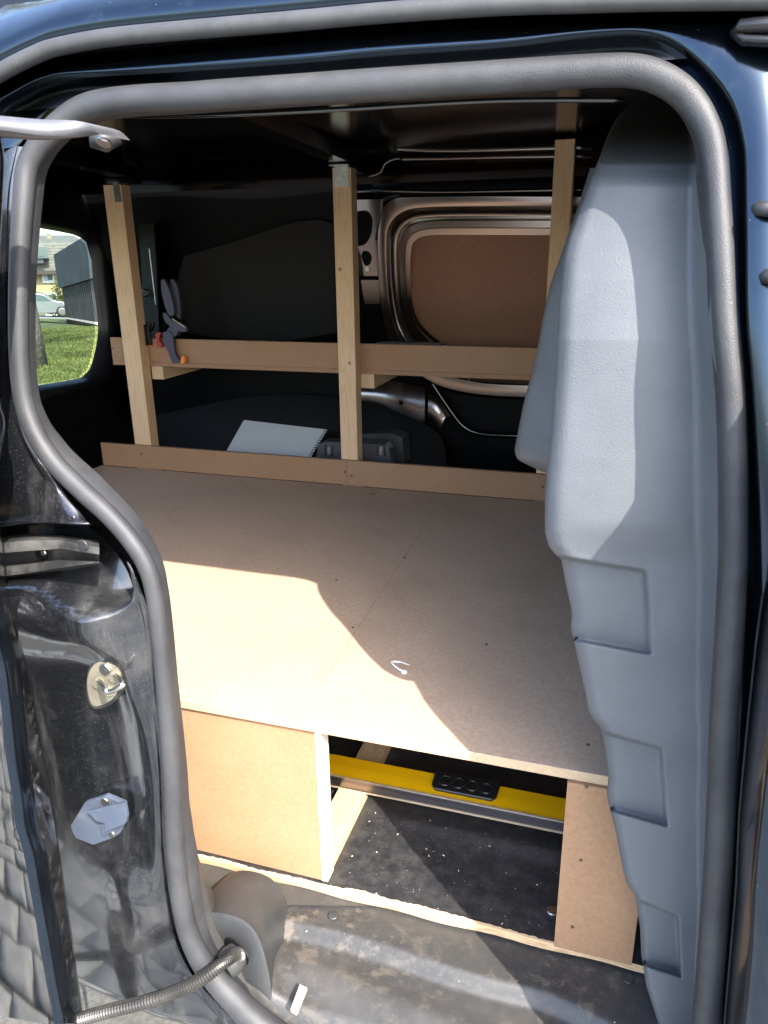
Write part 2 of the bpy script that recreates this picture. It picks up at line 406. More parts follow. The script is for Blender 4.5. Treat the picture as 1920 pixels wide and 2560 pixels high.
# --- painted gutter above and to the right of the opening
TO = [(60, 335), (101, 295), (121, 278), (150, 256), (188, 237), (246, 223), (330, 213), (480, 207), (752, 188), (960, 174), (1249, 153), (1423, 141), (1539, 136), (1597, 139), (1654, 159), (1712, 197),
      (1759, 243), (1793, 289), (1811, 347), (1822, 400), (1834, 600), (1846, 800), (1860, 961), (1868, 1150), (1869, 1300), (1862, 1500), (1852, 1700), (1843, 1900), (1828, 2178), (1797, 2560), (1770, 2800)]
SL = [(-60, 330), (-15, 262), (30, 232), (90, 200), (145, 185), (205, 181), (280, 178), (480, 166), (752, 147), (960, 127), (1249, 107), (1423, 85), (1539, 75), (1614, 77), (1683, 100), (1759, 162),
      (1816, 231), (1845, 290), (1860, 350), (1866, 410), (1868, 600), (1869, 800), (1882, 961), (1893, 1150), (1900, 1300), (1906, 1500), (1905, 1700), (1897, 1900), (1880, 2178), (1860, 2560), (1845, 2800)]
FL = [(-80, 320), (-20, 255), (28, 226), (88, 195), (143, 176), (200, 167), (278, 157), (480, 134), (752, 106), (960, 88), (1249, 72), (1423, 62), (1545, 58), (1660, 58), (1790, 60), (1900, 66),
      (2000, 120), (2010, 200), (2015, 300), (2015, 400), (2015, 600), (2015, 800), (2015, 961), (2015, 1150), (2015, 1300), (2015, 1500), (2015, 1700), (2015, 1900), (2015, 2178), (2015, 2560), (2015, 2800)]
def inset(P, Q, f): return [(a[0]+(b[0]-a[0])*f, a[1]+(b[1]-a[1])*f) for a, b in zip(P, Q)]
s_to, s_sl, s_fl = smooth(TO, 5), smooth(SL, 5), smooth(FL, 5)
tube_in = [A(u, v, .004) for u, v in s_to]
c0 = [A(u, v, .022) for u, v in s_to]
c1 = [A(u, v, .012) for u, v in inset(s_to, s_sl, .18)]
c2_ = [A(u, v, .004) for u, v in inset(s_to, s_sl, .60)]
c3 = [A(u, v, -.012) for u, v in inset(s_to, s_sl, .93)]
c4 = [A(u, v, -.016) for u, v in inset(s_sl, s_fl, .04)]
c5 = [A(u, v, -.010) for u, v in inset(s_sl, s_fl, .5)]
c6 = [A(u, v, -.004) for u, v in s_fl]
c7 = [A(u, v, .02) for u, v in inset(s_fl, s_sl, -.06)]
bmg = loft([tube_in, c0, c1, c2_, c3, c4, c5, c6, c7])
obj('door_surround', bmg, M_paint, van, True)
# dark channel between gutter and outer gasket
GA = [(-150, 330), (-90, 245), (-40, 205), (0, 182), (30, 165), (88, 137), (145, 117), (280, 93), (480, 74), (752, 51), (960, 32), (1249, 12), (1423, 6), (1545, 2), (1660, -1), (1790, -3), (1900, -4), (2150, -6)]
gs = smooth(GA, 6)
gp = [A(u, v, -.035) for u, v in gs]
obj('roof_gasket', sweep(gp, .0085, .0085, seg=16), M_gasket, van, True)
def below(d, off): return [A(u, v+d, off) for u, v in gs]
obj('gutter_channel', loft([below(-8, -.03), below(4, .01), below(50, .022), below(95, .02)]), M_black, van, True)
# roof skin : from just above the gasket over the rounded rail onto the roof
k0 = below(-13, -.024); k1 = below(-21, -.040)
rows = [k0, k1]
for f in (.25, .5, .75, 1.0):
    r_ = []
    for p in k1:
        top = Vector((p.x, .87, 1.862)); q = p.lerp(top, f)
        bul = math.sin(f*math.pi)*.018
        r_.append(q+Vector((0, -bul*.72, bul*.72)))
    rows.append(r_)
rows.append([Vector((p.x, 1.1, 1.875)) for p in k1]); rows.append([Vector((p.x, 1.7, 1.885)) for p in k1]); rows.append([Vector((p.x, 2.42, 1.865)) for p in k1]); rows.append([Vector((p.x, 2.50, 1.3)) for p in k1]); 
obj('roof_skin', loft(rows), M_paint, van, True)
# black clip at the end of the front door gutter
bm = sweep([A(1835, 82, -.02), A(1850, 68, -.024), A(1920, 64, -.024), A(2050, 64, -.024)], [.003, .006, .007, .007], [.006, .009, .01, .01], 12)
sweep([A(1832, 84, -.018), A(1860, 102, -.022), A(1930, 104, -.022), A(2050, 104, -.022)], [.003, .004, .004, .004], [.006, .008, .008, .008], 12, bm)
obj('gutter_clip', bm, M_blackpl, van, True)

# --- front body side : closed front door standing proud of the opening, in the right margin
dprof = [(1.86, .80), (1.75, .775), (1.62, .715), (1.56, .68), (1.50, .635), (1.45, .607), (1.38, .597), (1.3, .592), (1.15, .590), (.9, .592), (.6, .602), (.35, .625), (.3, .66)]
def dedge(z): return interp([(.3, .205), (.8, .170), (.95, .160), (1.05, .150), (1.15, .144), (1.25, .139), (1.40, .138), (1.47, .142), (1.53, .158), (1.6, .19), (1.86, .24)], z)
rows = []
zz = [.3+i*(1.56)/40 for i in range(41)]
dp = sorted(dprof)
yo = lambda z: interp(dp, z)
for X_, dy in ((0, .10), (.0, .012), (.004, .003), (.012, 0), (.05, -.002), (.4, -.004), (1.15, 0)):
    rows.append([Vector((dedge(z)+X_, yo(z)+dy, z)) for z in zz])
obj('front_door_skin', loft(rows), M_paint, van, True)
bm = sweep([Vector((dedge(z)+.003, ap(z)-.012 , z)) for z in zz], .004, .006, 8)
obj('front_door_gasket', bm, M_rough_black, van, True)
# small stops in the front door shut line
for (u, v, r_) in ((1895, 520, .006), (1915, 690, .006)):
    bm = sweep([A(u-12, v, -.012), A(u, v, -.020), A(u+16, v+2, -.022), A(u+60, v+4, -.02)], [r_*.4, r_, r_, r_], seg=12)
    obj('door_stop', bm, M_rough_black, van, True)

# --- left pillar (jamb) between the seal and the slid-back door
TLE = [(55, 359), (39, 434), (29, 508), (24, 617), (21, 725), (21, 834), (22, 900), (27, 960), (37, 1019), (61, 1079), (82, 1124), (115, 1168), (176, 1228), (242, 1288), (298, 1347), (337, 1407), (358, 1467), (373, 1560), (386, 1708), (403, 1900), (408, 2016), (412, 2131), (425, 2247), (446, 2340), (486, 2421), (550, 2496), (616, 2560), (720, 2640), (960, 2740)]
GE = [(45, 365), (28, 440), (20, 508), (18, 617), (17, 725), (17, 834), (19, 900), (24, 960), (33, 1025), (47, 1070), (69, 1120), (98, 1172), (143, 1232), (196, 1292), (262, 1350), (312, 1410), (336, 1467), (362, 1560), (379, 1708), (397, 1900), (402, 2016), (406, 2131), (418, 2250), (438, 2345), (476, 2428), (540, 2504), (606, 2570), (712, 2652), (955, 2752)]
tl, ge = smooth(TLE, 7), smooth(GE, 7)
g0 = [A(u+12, v, .0) for u, v in tl]; g1 = [A(u+8, v, .05) for u, v in tl]; g2 = [A(u-4, v, .05) for u, v in ge]; g3 = [A(u-2, v, .004) for u, v in ge]
obj('seal_gap', loft([g0, g1, g2, g3]), M_black, van)  # flat black lining in place of the shade deep in the gap
POCK = [(-120, 1325), (0, 1318), (60, 1308), (150, 1305), (235, 1320), (285, 1365), (314, 1425), (327, 1480), (322, 1508), (290, 1524), (240, 1520), (180, 1500), (110, 1462), (40, 1455), (-120, 1470)]
PK = [A(u, v, 0) for u, v in smooth(POCK, 4)]
PK = [(p.x, p.z) for p in PK]
def pdist(x, z):
    """signed distance to the pocket outline (positive inside)"""
    ins = False; d = 9
    for (a, b), (c, e) in zip(PK, PK[1:]+PK[:1]):
        if (b > z) != (e > z) and x < (c-a)*(z-b)/(e-b)+a: ins = not ins
        L2 = (c-a)**2+(e-b)**2; t = max(0, min(1, ((x-a)*(c-a)+(z-b)*(e-b))/(L2 or 1)))
        d = min(d, math.hypot(x-a-t*(c-a), z-b-t*(e-b)))
    return d if ins else -d
def G(x, z, cx, cz, sx, sz): return math.exp(-((x-cx)/sx)**2-((z-cz)/sz)**2)
def jh(x, z):
    h = 0.0
    pd = pdist(x, z) if (-.95 < x < -.5 and 1.1 < z < 1.32) else -1
    h += .055*sstep(-.001, .010, pd) - .004*math.exp(-(pd/.006)**2)
    if z < 1.22:
        # shelf swelling below the pocket, then a dished vertical field with the striker
        h -= .030*sstep(-.545, -.60, x)*math.exp(-((z-1.145)/.05)**2)
        h += .016*G(x, z, -.61, .93, .045, .16)
        h -= .010*G(x, z, -.56, 1.06, .02, .06)
        h += .012*G(x, z, -.55, .62, .05, .12) - .010*G(x, z, -.62, .70, .03, .05)
    h -= .006*math.sin((z-.3)*9)*sstep(-.55, -.62, x)
    h += .012*G(x, z, -.66, 1.38, .03, .07)
    return h
rows = [[] for i in range(64)]
for (u, v) in ge:
    p = A(u, v, 0); xl = min(p.x-.22, -.93)
    for k in range(64):
        t = (k/63)**1.25
        x = p.x+(xl-p.x)*t; z = p.z+(.03*t)
        roll = .010*math.exp(-t*28)
        rows[k].append(Vector((x, ap(z)+roll+jh(x, z)+.035*t*t, z)))
# densify along z
def dens(row, m=3):
    o = []
    for a, b in zip(row, row[1:]):
        for k in range(m):
            q = a.lerp(b, k/m); o.append(q)
    o.append(row[-1]); return o
rows = [dens(r_, 2) for r_ in rows]
rows = [[Vector((q.x, ap(q.z)+.010*math.exp(-(k/63)**1.25*28)+jh(q.x, q.z)+.035*((k/63)**2.5), q.z)) for q in r_] for k, r_ in enumerate(rows)]
obj('rear_pillar', loft(rows), M_jamb, van, True)
# upper corner of the pillar behind the roller arm
obj('pillar_corner', loft([[A(u, v, .006) for u, v in ((101, 300), (75, 330), (45, 365))], [A(u, v, -.006) for u, v in ((20, 300), (0, 340), (-10, 375))], [A(u, v, 0) for u, v in ((-80, 330), (-90, 360), (-100, 400))]]), M_paint, van, True)

# --- runner rail in the pocket
def P7(u, v, y): return at(u, v, y=y)
rail = obj('door_rail', loft([
    [P7(-60, 1352, .735), P7(60, 1335, .735), P7(150, 1338, .735), P7(248, 1352, .735)],
    [P7(-60, 1365, .700), P7(60, 1352, .700), P7(150, 1350, .700), P7(248, 1368, .700)],
    [P7(-60, 1388, .698), P7(60, 1378, .698), P7(150, 1372, .698), P7(248, 1350+36, .698)],
    [P7(-60, 1390, .725), P7(60, 1380, .725), P7(150, 1374, .725), P7(248, 1388, .725)],
    [P7(-60, 1420, .725), P7(60, 1409, .725), P7(150, 1398, .725), P7(248, 1403, .725)],
    [P7(-60, 1424, .690), P7(60, 1412, .690), P7(150, 1402, .690), P7(248, 1405, .690)],
    [P7(-60, 1450, .690), P7(60, 1434, .690), P7(150, 1420, .690), P7(248, 1406, .690)],
    [P7(-60, 1462, .74), P7(60, 1446, .74), P7(150, 1430, .74), P7(248, 1412, .74)]]), M_steel, van)
screw('screw', P7(209, 1362, .6965), (0, -1, 0), .007, M_rough_black, rail)
obj('slot', disc(P7(104, 1384, .720), (0, -1, 0), .009, .002, 18), M_black, rail)
screw('screw', P7(109, 1382, .716), (0, -1, 0), .004, M_zinc, rail)

# --- upper roller arm reaching in from the open door
bm = bmesh.new()
arm_top = [(-90, 280, .60), (0, 289, .63), (100, 298, .66), (205, 304, .68), (249, 335, .70)]
arm_mid = [(-90, 318, .60), (0, 325, .62), (100, 338, .65), (185, 339, .675), (249, 335, .70)]
arm_bot = [(-90, 340, .64), (0, 345, .66), (100, 350, .68), (185, 345, .70), (245, 337, .72)]
r1, r2, r3 = [[P7(*q) for q in smooth(a_, 5)] for a_ in (arm_top, arm_mid, arm_bot)]
r0 = [p+Vector((0, .05, .0)) for p in r1]
arm = obj('roller_arm', loft([r0, r1, r2, r3]), mat('arm_grey_metal', (.15, .15, .16), (.12, .12, .13), ns=30, metal=.5, rough=.4, dust=((.2, .19, .18), 60, .5, .8, .4)), van, True)
bm = sweep([P7(225, 348, .74), P7(262, 351, .75), P7(300, 344, .76)], [.008, .012, .006], [.01, .014, .01], 12)
obj('roller_bracket', bm, M_rough_black, arm, True)
screw('bolt', P7(260, 354, .733), (0, -.5, -1), .008, M_zinc, arm)

# --- striker and guide block on the pillar
def jy(x, z): return ap(z)+jh(x, z)
def J(u, v, off=0.0):
    y = .70
    for i in range(14):
        p = at(u, v, y=y); t = 0
        y = jy(p.x, p.z)+off
    return at(u, v, y=y)
def plate(uv, off, th, mt, name, parent, bev=.001):
    pts = [J(u, v) for u, v in smooth(uv+[uv[0]], 3)[:-1]]
    yy_ = sum(p.y for p in pts)/len(pts)
    pts = [Vector((p.x, yy_-off, p.z)) for p in pts]
    return obj(name, prism(pts, (0, -th, 0)), mt, parent, bevel=bev), yy_-off-th
rim, yr = plate([(234, 1650), (262, 1640), (292, 1642), (304, 1660), (310, 1700), (306, 1735), (285, 1752), (250, 1758), (232, 1738), (224, 1700), (224, 1665)], -.006, .008, M_rough_black, 'striker_gasket', van)
sp, ys = plate([(236, 1660), (262, 1648), (288, 1650), (297, 1665), (303, 1700), (299, 1730), (280, 1745), (252, 1750), (238, 1732), (229, 1700), (229, 1675)], -.004, .0095, M_ivory, 'striker_plate', van)
sp.data.materials[0] = M_ivory
screw('screw', at(264, 1673, y=ys), (0, -1, 0), .0085, M_zinc, sp)
screw('screw', at(272, 1728, y=ys), (0, -1, 0), .0075, M_ivory, sp)
lp = [at(248, 1705, y=ys), at(250, 1705, y=ys-.012), at(262, 1722, y=ys-.034), at(275, 1729, y=ys-.036), at(306, 1714, y=ys-.036), at(305, 1706, y=ys-.03), at(290, 1690, y=ys-.01), at(288, 1690, y=ys)]
obj('striker_loop', sweep([Vector(p) for p in smooth([tuple(q) for q in lp], 4)], .0034, seg=12), M_zinc, sp, True)
obj('loop_foot', disc(at(248, 1705, y=ys), (0, -1, 0), .0075, .006, 14), M_ivory, sp)
obj('loop_foot', disc(at(288, 1690, y=ys), (0, -1, 0), .0075, .006, 14), M_ivory, sp)
gpts = [(282-104, 2062), (214, 2004), (275, 1977), (324, 1993), (327, 2040), (307, 2075), (280, 2092), (235, 2111), (190, 2095), (180, 2075)]
pts = [J(u, v) for u, v in gpts]; yg = sum(p.y for p in pts)/len(pts)+.002
gb = obj('door_guide', prism([Vector((p.x, yg, p.z)) for p in pts], (0, -.008, 0)), M_bluepl, van, bevel=.0015)
yg -= .008
hk = [(224, 2022), (318, 2000), (324, 2035), (320, 2052), (268, 2075), (268, 2052), (248, 2047)]
obj('guide_hook', prism([at(u, v, y=yg-.016) for u, v in hk], (0, -.006, 0)), M_bluepl, gb, bevel=.001)
hk2 = [(262, 2047), (318, 2030), (322, 2050), (270, 2076)]
obj('guide_block', prism([at(u, v, y=yg) for u, v in hk2], (0, -.012, 0)), M_bluepl, gb, bevel=.001)
obj('slot', prism([at(u, v, y=yg-.0005) for u, v in ((247, 2046), (262, 2050), (266, 2072), (259, 2074), (255, 2058), (246, 2052))], (0, -.001, 0)), M_black, gb)  # flat black sheet added as the dark between hook and plate
screw('screw', at(263, 2003, y=yg), (0, -1, 0), .0065, M_zinc, gb)
screw('screw', at(279, 2084, y=yg), (0, -1, 0), .0060, M_zinc, gb)

# --- the open sliding door, slid back outside the pillar (left margin)
DE = [(-14, 1250), (0, 1330), (14, 1480), (38, 1560), (62, 1650), (84, 1760), (104, 1870), (124, 1980), (143, 2100), (158, 2200), (176, 2320), (192, 2440), (212, 2560), (232, 2700)]
DI = [(-30, 1250), (-12, 1400), (4, 1520), (26, 1600), (44, 1660), (58, 1780), (70, 1900), (84, 1990), (92, 2060), (112, 2130), (130, 2230), (150, 2340), (170, 2460), (190, 2560), (208, 2700)]
de, di = smooth(DE, 4), smooth(DI[:14], 4)
m_ = min(len(de), len(di)); de, di = de[:m_], di[:m_]
obj('door_inner_edge', loft([[P7(u+2, v, .668) for u, v in de], [P7(u-1, v, .652) for u, v in de], [P7(u-3, v, .648) for u, v in de], [P7(u+3, v, .624) for u, v in di]]), mat('edge_paint_boosted_reflection', (.30, .285, .275), metal=1, rough=.16, dust=((.1, .1, .1), 60, .5, .8, .4)), van, True)  # door paint with its base raised to brighten the fibreboard reflection
dr = [[P7(u+4, v, .625) for u, v in di], [P7(u, v, .618) for u, v in di], [P7(u-8, v, .610) for u, v in di], [P7(u-18, v, .604) for u, v in di], [P7(u-24, v, .590) for u, v in di], [P7(u-34, v, .584) for u, v in di], [P7(u-54, v, .580) for u, v in di]]
last = dr[-1]
obj('sliding_door', loft(dr), M_paint, van, True)
dq = [last, [P7(u-80, v, .576) for u, v in di]]
for dx in (.08, .25, .7): dq.append([Vector((p.x-dx, .568+(.01 if dx > .5 else 0)+.02*sstep(1.0, 1.4, p.z), p.z)) for p in last])
obj('door_outer_skin', loft(dq), mat('door_paint_boosted_reflection', (.17, .165, .16), metal=1, rough=.05, coat=0, specks=((150, .07, (.4, .4, .4), .05),), bump=(('n', 5, .03, .004),)), van, True)  # same door paint, made near-mirror so the paving reflection comes out bright
top = [[Vector((p.x, p.y+.012*k*k, p.z)) for p in r_] for k, r_ in enumerate([])]
# upper part of the same door: narrow glossy edge in the left margin
ed = [(2, 330), (12, 400), (9, 480), (3, 600), (-4, 750), (-6, 900), (0, 1000), (14, 1060), (4, 1130), (-10, 1250)]
es = smooth(ed, 4)
obj('sliding_door_edge', loft([[P7(u, v, .66) for u, v in es], [P7(u-3, v, .64) for u, v in es], [P7(u-14, v, .62) for u, v in es]]+[[Vector((P7(u, v, .62).x-d_, .61+.02*sstep(1.3, 1.7, P7(u, v, .62).z), P7(u, v, .62).z)) for u, v in es] for d_ in (.04, .5)]), M_paint, van, True)

rgt = [q_ for q_ in TS if q_[0] > 1500 and q_[1] > 180]
obj('seal_light_block', loft([[A(u, v, .012) for u, v, w_ in rgt], [A(u, v, .03)+Vector((.012, .0, 0)) for u, v, w_ in rgt], [A(u, v, .03)+Vector((.09, .18, .01)) for u, v, w_ in rgt]]), M_dark, van, True)  # unseen strip added behind the seal to block a sun leak
obj('cab_roof', box(.10, 1.4, .87, 2.45, 1.845, 1.86), M_paint, van)
# --- grey grained cover of the bulkhead end
UL = [(215, 1640), (260, 1575), (300, 1538), (340, 1518), (390, 1500), (440, 1480), (490, 1462), (540, 1442), (600, 1420), (643, 1409), (752, 1397), (933, 1388), (1060, 1379), (1136, 1371), (1249, 1362), (1330, 1362), (1365, 1372), (1388, 1389), (1398, 1403), (1464, 1415), (1530, 1430),
      (1571, 1427), (1590, 1432), (1641, 1443), (1729, 1462), (1780, 1472), (1800, 1484), (1818, 1501), (1869, 1512), (1940, 1521), (1985, 1517), (2010, 1522), (2071, 1538), (2172, 1557), (2205, 1566), (2222, 1575), (2236, 1587), (2318, 1600), (2385, 1603), (2464, 1615), (2560, 1646), (2760, 1700)]
URt = [(180, 1500), (215, 1690), (250, 1735), (300, 1760), (400, 1780), (600, 1796), (800, 1806), (961, 1822), (1250, 1832), (1400, 1832), (1600, 1820), (1800, 1808), (2178, 1790), (2560, 1760), (2760, 1730)]
def rect(u, v, q, soft):
    """q: four corners clockwise from top left; returns 0..1 inside with soft edges, and the lower-edge coordinate"""
    (ax, ay), (bx, by), (cx, cy), (dx_, dy_) = q
    d = 1e9
    for (x0, y0), (x1, y1) in zip(q, q[1:]+q[:1]):
        l = math.hypot(x1-x0, y1-y0); s = ((x1-x0)*(v-y0)-(y1-y0)*(u-x0))/l
        d = min(d, s)
    return sstep(0, soft, d)
PAN = [[(1330, 1378), (1616, 1424), (1630, 1640), (1330, 1584)], [(1400, 1795), (1655, 1868), (1672, 2070), (1420, 2000)], [(1500, 2205), (1698, 2288), (1706, 2446), (1500, 2382)]]
def covY(u, v, t):
    y = interp([(300, .850), (520, .836), (700, .815), (850, .802), (1150, .796), (1400, .795), (2700, .795)], v)
    y += .0019*max(0, 410-v)+.03*sstep(470, 400, v)
    y += 0      # crown of the upper bulge rolls back to the left
    y -= .014*math.sin(min(1, t*1.05)*math.pi)*sstep(1420, 1300, v)
    y -= .010*sstep(1.0, .0, t)*sstep(900, 1300, v)
    y -= .075*sstep(.80, 1.0, t)                          # towards the seal
    for q in PAN:
        r_ = rect(u, v, q, 9)
        lw = sstep(0, 1, 1)
        # floor of the panel slopes: deep at its top, lip facing up at its foot
        y += .019*r_
    return y
rows = []
vs_ = [215+i*4.6 for i in range(0, 554)]
K = 46
for v in vs_:
    uL, uR = interp(UL, v), interp(URt, v)
    row = []
    for j in range(-6, K+1):
        if j < 0:
            t = 0; k = -j
            p = at(uL, v, y=covY(uL, v, 0)+.012)
            ang = k/6*math.pi/2
            row.append(p+Vector((.02*(k/6)**2 if k < 6 else .03, .012*(k)+.002*k*k, -.0)))
        else:
            t = j/K; u = uL+(uR-uL)*t
            y_ = covY(u, v, t)+.012*max(0, 1-t/.10)**2
            row.append(at(u, v, y=y_))
    rows.append([row[k] for k in range(5, -1, -1)][::-1][::-1] + row[6:])
# rounding column order: wrap part runs from the far back to the silhouette
fixed = []
for row in rows: fixed.append(row)
obj('bulkhead_trim', loft(fixed), M_grey, van, True)
WG = [(1475, 420, 1530), (1450, 500, 1530), (1432, 553, 1500), (1400, 643, 1480), (1368, 743, 1460), (1337, 901, 1450), (1310, 1005, 1440), (1291, 1100, 1430), (1287, 1125, 1430), (1291, 1142, 1430), (1300, 1152, 1430), (1340, 1172, 1430), (1400, 1195, 1430)]
wg = smooth(WG, 5)
cols = []
for t, dy in ((-.01, .09), (0, .03), (.015, .012), (.05, .002), (.12, -.006), (.3, -.02), (.6, -.04), (1, -.06)):
    cols.append([P7(a+(c-a)*max(t, 0), b, 1.02+dy) for a, b, c in wg])
bm = loft(cols)
lowb = [c[-1] for c in cols]
loft([lowb, [p+Vector((.0, .10, .01)) for p in lowb]], bm)
obj('trim_wing', bm, M_grey, van, True)
# bulkhead behind the cover
obj('bulkhead', box(.17, .19, .84, 2.34, .5, 1.86), mat('bulkhead_plastic', (.05, .05, .055), (.04, .04, .045), ns=20, rough=.5), van)
obj('pillar_light_block', box(.19, .205, .745, .86, .45, 1.80), M_dark, van)  # unseen panel kept here to stop light leaking past the pillar

# --- ceiling, far side, rear end
prof = [(.782, 1.732), (.80, 1.77), (.84, 1.80), (.95, 1.828), (1.3, 1.842), (1.9, 1.842), (2.08, 1.840), (2.16, 1.822), (2.22, 1.79), (2.245, 1.76)]
ps = smooth(prof, 3)
ceil = obj('ceiling', loft([[Vector((x, y_, z_)) for y_, z_ in ps] for x in [-1.78+i*.1 for i in range(22)]]), M_roofin, van, True)
def wallY(z): return  2.255+(1.76-z)*.28 if z > 1.25 else 2.398+.02*(1.25-z)
wz = [.45+i*.0437 for i in range(31)]
# far wall with its window opening
def Wf(u, v, off=0.0):
    y_ = 2.3
    for i in range(10):
        p = at(u, v, y=y_); y_ = wallY(p.z)+off
    return at(u, v, y=y_)
R3 = [(1640, 590), (1500, 589), (1380, 588), (1200, 587), (1100, 587), (1062, 590), (1040, 600), (1028, 622), (1026, 700), (1031, 760), (1045, 800), (1075, 835), (1120, 868), (1170, 890), (1250, 900), (1500, 902), (1640, 902)]
R2 = [(1640, 553), (1500, 552), (1380, 552), (1200, 552), (1080, 554), (1030, 564), (1006, 588), (998, 625), (1001, 700), (1008, 760), (1024, 812), (1056, 852), (1105, 888), (1160, 912), (1250, 925), (1500, 928), (1640, 928)]
R1 = [(1640, 517), (1500, 516), (1380, 515), (1200, 515), (1060, 518), (1005, 530), (975, 560), (966, 600), (968, 700), (976, 770), (990, 825), (1020, 872), (1075, 915), (1140, 945), (1250, 962), (1500, 966), (1640, 966)]
R0 = [(1640, 492), (1500, 492), (1380, 492), (1200, 491), (1040, 493), (980, 500), (952, 535), (945, 600), (947, 700), (955, 775), (968, 838), (996, 890), (1055, 940), (1125, 972), (1250, 990), (1500, 995), (1640, 995)]
q0, q1, q2, q3 = [smooth(q_, 4) for q_ in (R0, R1, R2, R3)]
def wr(P, off): return [Wf(u, v, off) for u, v in P]
bands = [[wr(inset(q0, q1, -.25), .004), wr(q0, -.016)], [wr(q0, -.016), wr(inset(q0, q1, .5), -.0175), wr(q1, -.016)], [wr(q1, -.016), wr(inset(q1, q2, .18), .020), wr(inset(q1, q2, .85), .036), wr(q2, .028)],
         [wr(q2, .028), wr(inset(q2, q3, .48), .027)], [wr(inset(q2, q3, .48), .027), wr(inset(q2, q3, .54), .031)], [wr(inset(q2, q3, .54), .031), wr(q3, .031)], [wr(q3, .031), wr(q3, .048)]]
bm = bmesh.new()
for b_ in bands: loft(b_, bm)
obj('window_frame', bm, M_frame, van, True)
wo = q0
# wall around: strips from the frame's outer edge to the shell
left_edge = [Wf(u, v, .0) for u, v in wo]
outer = []
for i, p in enumerate(left_edge):
    f = i/(len(left_edge)-1)
    outer.append(p)
def wallpoly():
    bm = bmesh.new()
    # left field
    xs = [-1.78+i*.0345 for i in range(33)]
    grid = []
    for x in xs:
        grid.append([Vector((x, wallY(z)+.004*math.sin(x*9+z*3)+.07*sstep(-.80, -.72, x), z)) for z in wz+[1.79]])
    loft(grid, bm)
    return bm
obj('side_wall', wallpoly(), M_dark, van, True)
lowfld = []
for z in [.45+i*.02 for i in range(40)]:
    if z > 1.22: break
    lowfld.append([Vector((x, wallY(z)+.03, z)) for x in [-.74+i*.05 for i in range(19)]])
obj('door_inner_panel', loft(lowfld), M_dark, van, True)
topf = [[Wf(u, v, 0) for u, v in ((940, 500), (1060, 488), (1200, 483), (1400, 479), (1640, 478))], [Wf(u, v, -.004) for u, v in ((930, 470), (1060, 462), (1200, 458), (1400, 455), (1640, 452))], [Wf(u, v, .03) for u, v in ((930, 440), (1060, 436), (1200, 434), (1400, 430), (1640, 428))]]
obj('cant_rail', loft(topf), M_dark, van, True)
obj('window_blank', loft([[Wf(u, v, .048) for u, v in ((1000, 570), (1700, 570))], [Wf(u, v, .048) for u, v in ((1000, 915), (1700, 915))]]), M_hard, van)
# pressed rails and ridges that catch the light
def bead(name, uv, y_, r_, mt=M_inner, wall=False, parent=None):
    pts = [Wf(u, v, y_) if wall else at(u, v, y=y_) for u, v in smooth(uv, 5)]
    return obj(name, sweep(pts, r_, r_*.8, 8), mt, parent or van, True)
bead('roof_rail_bead', [(985, 372), (1100, 376), (1250, 374), (1480, 368)], 2.12, .006)
bead('roof_rail_bead', [(1000, 398), (1100, 396), (1250, 393), (1480, 390)], 2.16, .005)
bead('roof_rail_bead', [(920, 442), (950, 432), (962, 410), (985, 398), (1010, 396)], 2.16, .003)
bead('cant_rail_bead', [(870, 480), (965, 478), (1100, 480), (1250, 478), (1480, 474)], -.015, .0035, wall=True)
bead('ridge', [(1150, 920), (1170, 947), (1189, 960), (1214, 967), (1313, 975), (1480, 985)], 0.0, .005, M_roofin, wall=True)
bead('ridge', [(1070, 940), (1089, 972), (1130, 1032), (1158, 1066), (1189, 1082), (1230, 1088), (1289, 1090), (1480, 1096)], 0.0, .008, M_roofin, wall=True)
for (u, v) in ((1008, 512), (1068, 506), (1165, 502), (1268, 500)):
    obj('plug', disc(Wf(u, v, -.003), (0, -1, -.28), .006, .004, 12), M_inner, van)
# pillar between door and wheel arch: pressed strip with holes
PS = [(858, 500, 962, 498), (862, 540, 958, 530), (880, 610, 945, 600), (893, 640, 948, 640), (900, 690, 952, 690)]
st = obj('pillar_strip', loft([[Wf(a, b, -.014), Wf(a+10, b, -.022), Wf(c-8, d, -.022), Wf(c, d, -.012)] for a, b, c, d in PS]), M_frame, van)
for pts_, nm in (([(885, 530), (915, 527), (930, 545), (928, 585), (910, 612), (886, 605)], 'hole'), ([(903, 640), (908, 628), (922, 630), (929, 644), (925, 660), (912, 663)], 'hole')):
    obj(nm, prism([Wf(u, v, -.023) for u, v in smooth(pts_+[pts_[0]], 4)[:-1]], (0, .002, 0)), M_black, st)
obj('grommet', disc(Wf(919, 672, -.022), (0, -1, -.2), .009, .004, 14), M_zinc, st)
obj('pillar_foot', loft([[Wf(902, 700, -.012), Wf(948, 700, -.012)], [Wf(912, 760, -.012), Wf(950, 760, -.012)]]), M_inner, van)
obj('pillar_seal', sweep([Wf(u, v, -.010) for u, v in smooth([(1000, 488), (960, 500), (942, 530), (938, 580), (945, 650), (955, 720), (962, 800), (975, 850)], 5)], .005, .006, 8), M_rough_black, van, True)
